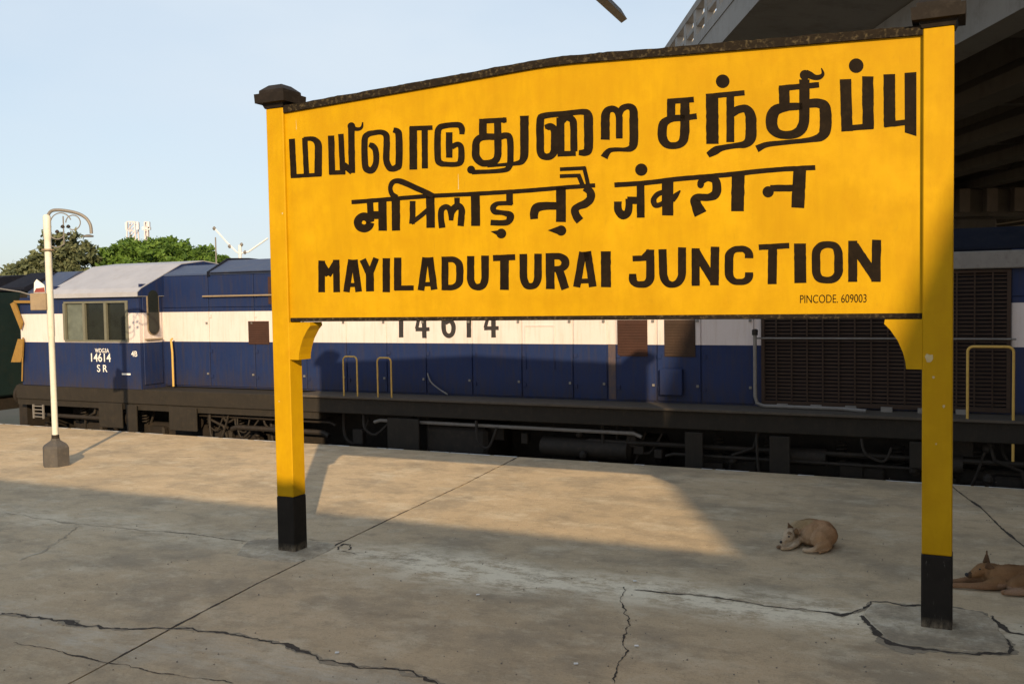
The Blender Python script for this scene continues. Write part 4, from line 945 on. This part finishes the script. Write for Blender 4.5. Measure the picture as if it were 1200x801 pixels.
tower('faint reddish lattice mast, the wider of two rising behind the green tree', 155, 300, 260, 9, M['mastred'], [(-.7, .5, .25, .9), (.7, .5, .25, .9)])
tower('thin pale mast just right of the wider reddish mast behind the green tree', 171.5, 300, 260, 3, M['mastred'], [(0, .8, 1., .35), (.3, .4, .25, .8)])
def at3(px, py, Y): a = ray(px, py); return Vector((a[0]*Y/a[1], Y, a[2]*Y/a[1]+H))
p0 = at3(281, 303, 40.); vm = thing('yard_lamp_mast', 'white mast with two arms spread in a V behind the locomotive roof', 'lamp mast', (p0.x, 40, -1.35))
L = lambda q: tuple(q-Vector((p0.x, 40, -1.35)))
piece('mast', M['mastwhite'], vm, lambda b: tube(b, [(0, 0, 0), L(at3(281, 287, 40.))], .07, 8))
for P in ([(281, 297), (277, 295), (266, 284), (250, 266)], [(281, 297), (291, 295), (301, 288), (314, 279)]):
    piece('arm', M['mastwhite'], vm, lambda b: tube(b, [L(at3(*p, 40.)) for p in P], .035, 6))
for px, py in ((251, 267), (269, 288), (283, 286), (287, 295)): q = Vector(L(at3(px, py, 40.))); piece('insulator', M['grey'], vm, lambda b: lathe(b, tuple(q-Vector((0, 0, .1))), [(.03, 0), (.08, .08), (.03, .16)], 8))
q = at3(252.5, 278, 44.); t_ = thing('thin_pole', 'thin grey pole left of the V-armed mast behind the locomotive roof', 'pole', (q.x, 44, -1.35)); piece('shaft', M['grey'], t_, lambda b: lathe(b, (0, 0, 0), [(.05, 0), (.03, q.z+1.35)], 8))

# ------------------------------------------------------------------ dogs
def furmat(name, a, b_):
    g = N(name); at_ = g.n('ShaderNodeAttribute', attribute_name='coat')
    k = g.mix(g.noise(9, 6, .7), at_.outputs['Color'], g.mix(.5, at_.outputs['Color'], a))
    k = g.mix(g.math('MULTIPLY', g.noise(90, 4, .7, scale=(1, 1, 2.5), lo=.4, hi=.7), .35), k, b_)
    g.bump(g.noise(220, 4, .7, scale=(1, 1, .4), lo=0, hi=1), .6, .004); return g.fin(k, .85, 0, .15)
FM = furmat('dog_coat', (.3, .17, .085), (.17, .1, .055))
def organic(name, caps, colf, parent, voxel=.006, sm=4, mat=None):
    bm = bmesh.new()
    for p0, r0_, p1, r1_ in caps:
        p0, p1 = Vector(p0), Vector(p1); n_ = max(2, int((p1-p0).length/(min(r0_, r1_)*.35))+1)
        for i in range(n_+1):
            t = i/n_; bmesh.ops.create_icosphere(bm, subdivisions=2, radius=r0_+(r1_-r0_)*t, matrix=Matrix.Translation(p0.lerp(p1, t)))
    me = bpy.data.meshes.new('tmp'); bm.to_mesh(me); bm.free(); o = bpy.data.objects.new('tmp', me); col.objects.link(o)
    md = o.modifiers.new('r', 'REMESH'); md.mode = 'VOXEL'; md.voxel_size = voxel
    s_ = o.modifiers.new('s', 'SMOOTH'); s_.iterations = sm; s_.factor = .5
    m2 = bpy.data.meshes.new_from_object(o.evaluated_get(bpy.context.evaluated_depsgraph_get())); bpy.data.objects.remove(o)
    for v in m2.vertices:
        if v.co.z < .002: v.co.z = .002
    ca = m2.color_attributes.new('coat', 'FLOAT_COLOR', 'POINT')
    ca.data.foreach_set('color', [x for v in m2.vertices for x in (*colf(v.co), 1)])
    m2.polygons.foreach_set('use_smooth', [True]*len(m2.polygons)); m2.materials.clear(); m2.materials.append(mat or FM); m2.name = name
    r = bpy.data.objects.new(name, m2); col.objects.link(r); r.parent = parent; return r
def fur(body, n_, ln, parent, seed=1):
    rnd = random.Random(seed); me = body.data; me.calc_loop_triangles()
    ar = np.array([t.area for t in me.loop_triangles]); cum = np.cumsum(ar); cum /= cum[-1]
    ca = me.color_attributes['coat'].data; vs, fs, cs = [], [], []
    for _ in range(n_):
        t = me.loop_triangles[int(np.searchsorted(cum, rnd.random()))]; a, b_, c = [me.vertices[i] for i in t.vertices]
        u_, v_ = rnd.random(), rnd.random()
        if u_+v_ > 1: u_, v_ = 1-u_, 1-v_
        p = a.co*(1-u_-v_)+b_.co*u_+c.co*v_; nn_ = t.normal
        if nn_.z < -.3: continue
        flow = Vector((noise.noise(p*9), noise.noise(p*9+Vector((5, 0, 0))), -.35)); flow = (flow-nn_*flow.dot(nn_)).normalized()
        d = (flow+nn_*rnd.uniform(.25, .6)).normalized(); s_ = d.cross(nn_).normalized()*.0011; L_ = ln*rnd.uniform(.6, 1.3)
        i0 = len(vs); vs += [p-s_, p+s_, p+d*L_]; fs.append((i0, i0+1, i0+2)); k_ = rnd.uniform(.7, 1.3)
        cc_ = ca[t.vertices[0]].color; cs += [(cc_[0]*k_, cc_[1]*k_, cc_[2]*k_, 1)]*3
    m = bpy.data.meshes.new('fur'); m.from_pydata([tuple(v) for v in vs], [], fs)
    at_ = m.color_attributes.new('coat', 'FLOAT_COLOR', 'POINT'); at_.data.foreach_set('color', [x for c in cs for x in c])
    m.materials.append(FM); o = bpy.data.objects.new('fur', m); col.objects.link(o); o.parent = parent; o['kind'] = 'stuff'
def mixc(a, b_, t): t = max(0, min(1, t)); return tuple(x+(y-x)*t for x, y in zip(a, b_))
def chain(*p): return [(a[0], a[1], b_[0], b_[1]) for a, b_ in zip(p, p[1:])]
TANC, PALE, RED_, DARK = (.46, .29, .165), (.56, .46, .34), (.38, .2, .10), (.035, .024, .018)
d1 = thing('curled_dog', 'pale tan dog curled up asleep, left of the right post', 'dog', tuple(gnd(950, 640)))
caps = chain(((.05, -.09, .078), .078), ((.115, -.03, .095), .088), ((.12, .06, .10), .092), ((.04, .14, .10), .09), ((-.05, .15, .095), .076), ((-.11, .11, .085), .056), ((-.145, .055, .085), .048))
caps += chain(((.04, .03, .085), .09), ((.0, .03, .07), .07))
caps += chain(((-.145, .055, .085), .05), ((-.165, .02, .078), .042), ((-.20, -.01, .058), .025), ((-.222, -.028, .048), .02))
caps += chain(((.07, -.12, .055), .055), ((.02, -.165, .04), .034), ((-.04, -.205, .026), .02), ((-.09, -.195, .02), .015), ((-.105, -.165, .018), .014), ((-.085, -.145, .018), .013))
caps += chain(((-.08, .04, .04), .032), ((-.13, -.04, .03), .022), ((-.19, -.10, .018), .014), ((-.25, -.105, .016), .016))
caps += chain(((-.10, .06, .03), .028), ((-.17, -.02, .02), .018), ((-.24, -.055, .016), .014), ((-.27, -.058, .016), .016))
caps += chain(((.11, -.12, .03), .022), ((.06, -.19, .02), .015), ((.0, -.225, .014), .011))
def c1(p):
    c = mixc(TANC, RED_, (p.x-.02)*5+p.z*1.5-.2); c = mixc(c, PALE, (-.02-p.x)*9+(p.y < -.02)*.2)
    c = mixc(c, (.36, .30, .16), .6 if (p.y > .08 and p.x < .05 and p.z > .1) else 0)
    if p.x < -.255 and p.z < .035: c = (.16, .12, .09)
    if p.y < -.1 and p.x < -.02 and p.z < .05: c = mixc(c, (.5, .38, .26), .5)
    if (p-Vector((-.10, .03, .10))).length < .035: c = mixc(c, (.14, .10, .05), .7)
    if (p-Vector((-.165, .0, .11))).length < .018: c = (.2, .14, .09)
    return c
fur(organic('body', caps, c1, d1), 16000, .011, d1)
def ear(parent, base, tip_, w, c=(.12, .07, .045)):
    b_, t = Vector(base), Vector(tip_); ax = (t-b_).normalized(); s_ = ax.cross(Vector((.2, 1, .1))).normalized()
    e = organic('ear', [(tuple(b_-s_*w), .010, tuple(b_.lerp(t, .6)-s_*w*.3), .007), (tuple(b_+s_*w), .010, tuple(b_.lerp(t, .6)+s_*w*.3), .007), (tuple(b_), .012, tuple(t), .005)], lambda p: c, parent, .004, 2)
    return e
def eye(parent, p, r=.0065): return piece('eye', M['black2'], parent, lambda b: bmesh.ops.create_icosphere(b, subdivisions=2, radius=r, matrix=Matrix.Translation(p)), smooth=True)
ear(d1, (-.135, .08, .125), (-.155, .075, .172), .016, (.06, .04, .028)); ear(d1, (-.115, .02, .12), (-.09, -.01, .10), .018, (.12, .075, .04))
eye(d1, (-.192, .012, .088), .008); eye(d1, (-.176, -.020, .087), .008); piece('nose', M['black2'], d1, lambda b: bmesh.ops.create_icosphere(b, subdivisions=2, radius=.012, matrix=Matrix.Translation((-.243, -.036, .05))), smooth=True)

d2 = thing('resting_dog', 'brown dog lying with one ear upright at the far right, behind the right post', 'dog', tuple(gnd(1160, 691)))
caps = chain(((.06, .06, .075), .068), ((.15, .03, .085), .08), ((.27, -.01, .08), .082), ((.38, -.05, .075), .085), ((.45, -.12, .06), .07))
caps += chain(((.08, .09, .09), .062), ((.03, .10, .105), .052), ((.0, .10, .11), .046)); caps += chain(((.0, .10, .11), .046), ((-.045, .085, .098), .034), ((-.085, .07, .088), .024), ((-.11, .062, .082), .019))
caps += chain(((.07, .0, .05), .05), ((-.03, -.01, .034), .03), ((-.13, .02, .026), .02), ((-.225, .05, .022), .018)) + chain(((.05, .09, .05), .042), ((-.08, .12, .036), .024), ((-.17, .12, .026), .019), ((-.225, .125, .02), .018))
caps += chain(((.38, -.1, .07), .07), ((.25, -.14, .05), .045), ((.13, -.15, .03), .026), ((.03, -.12, .022), .018))
caps += chain(((.2, -.05, .06), .07), ((.12, -.08, .045), .05)) + chain(((.45, -.16, .03), .026), ((.32, -.21, .02), .015), ((.2, -.2, .016), .011))
BR, BRD = (.17, .088, .04), (.075, .04, .022)
def c2(p):
    c = mixc(BR, BRD, (p.x-.25)*4); c = mixc(c, (.34, .21, .14), (.07-p.z)*12 if p.x < .1 else 0); c = mixc(c, (.36, .25, .19), (1 if (p.y < -.03 and p.z < .055 and .03 < p.x < .2) else 0)*.7); c = mixc(c, (.30, .17, .08), (.14-p.x)*4*(p.z > .06))
    if p.x < -.095 and p.z > .065: c = (.045, .03, .022)
    return c
fur(organic('body', caps, c2, d2), 20000, .010, d2)
ear(d2, (.03, .11, .155), (.032, .11, .235), .015, (.035, .022, .016)); ear(d2, (.01, .06, .15), (.06, .03, .125), .016, (.07, .04, .025))
eye(d2, (-.042, .052, .127)); piece('nose', M['black2'], d2, lambda b: bmesh.ops.create_icosphere(b, subdivisions=2, radius=.014, matrix=Matrix.Translation((-.126, .058, .09))), smooth=True)
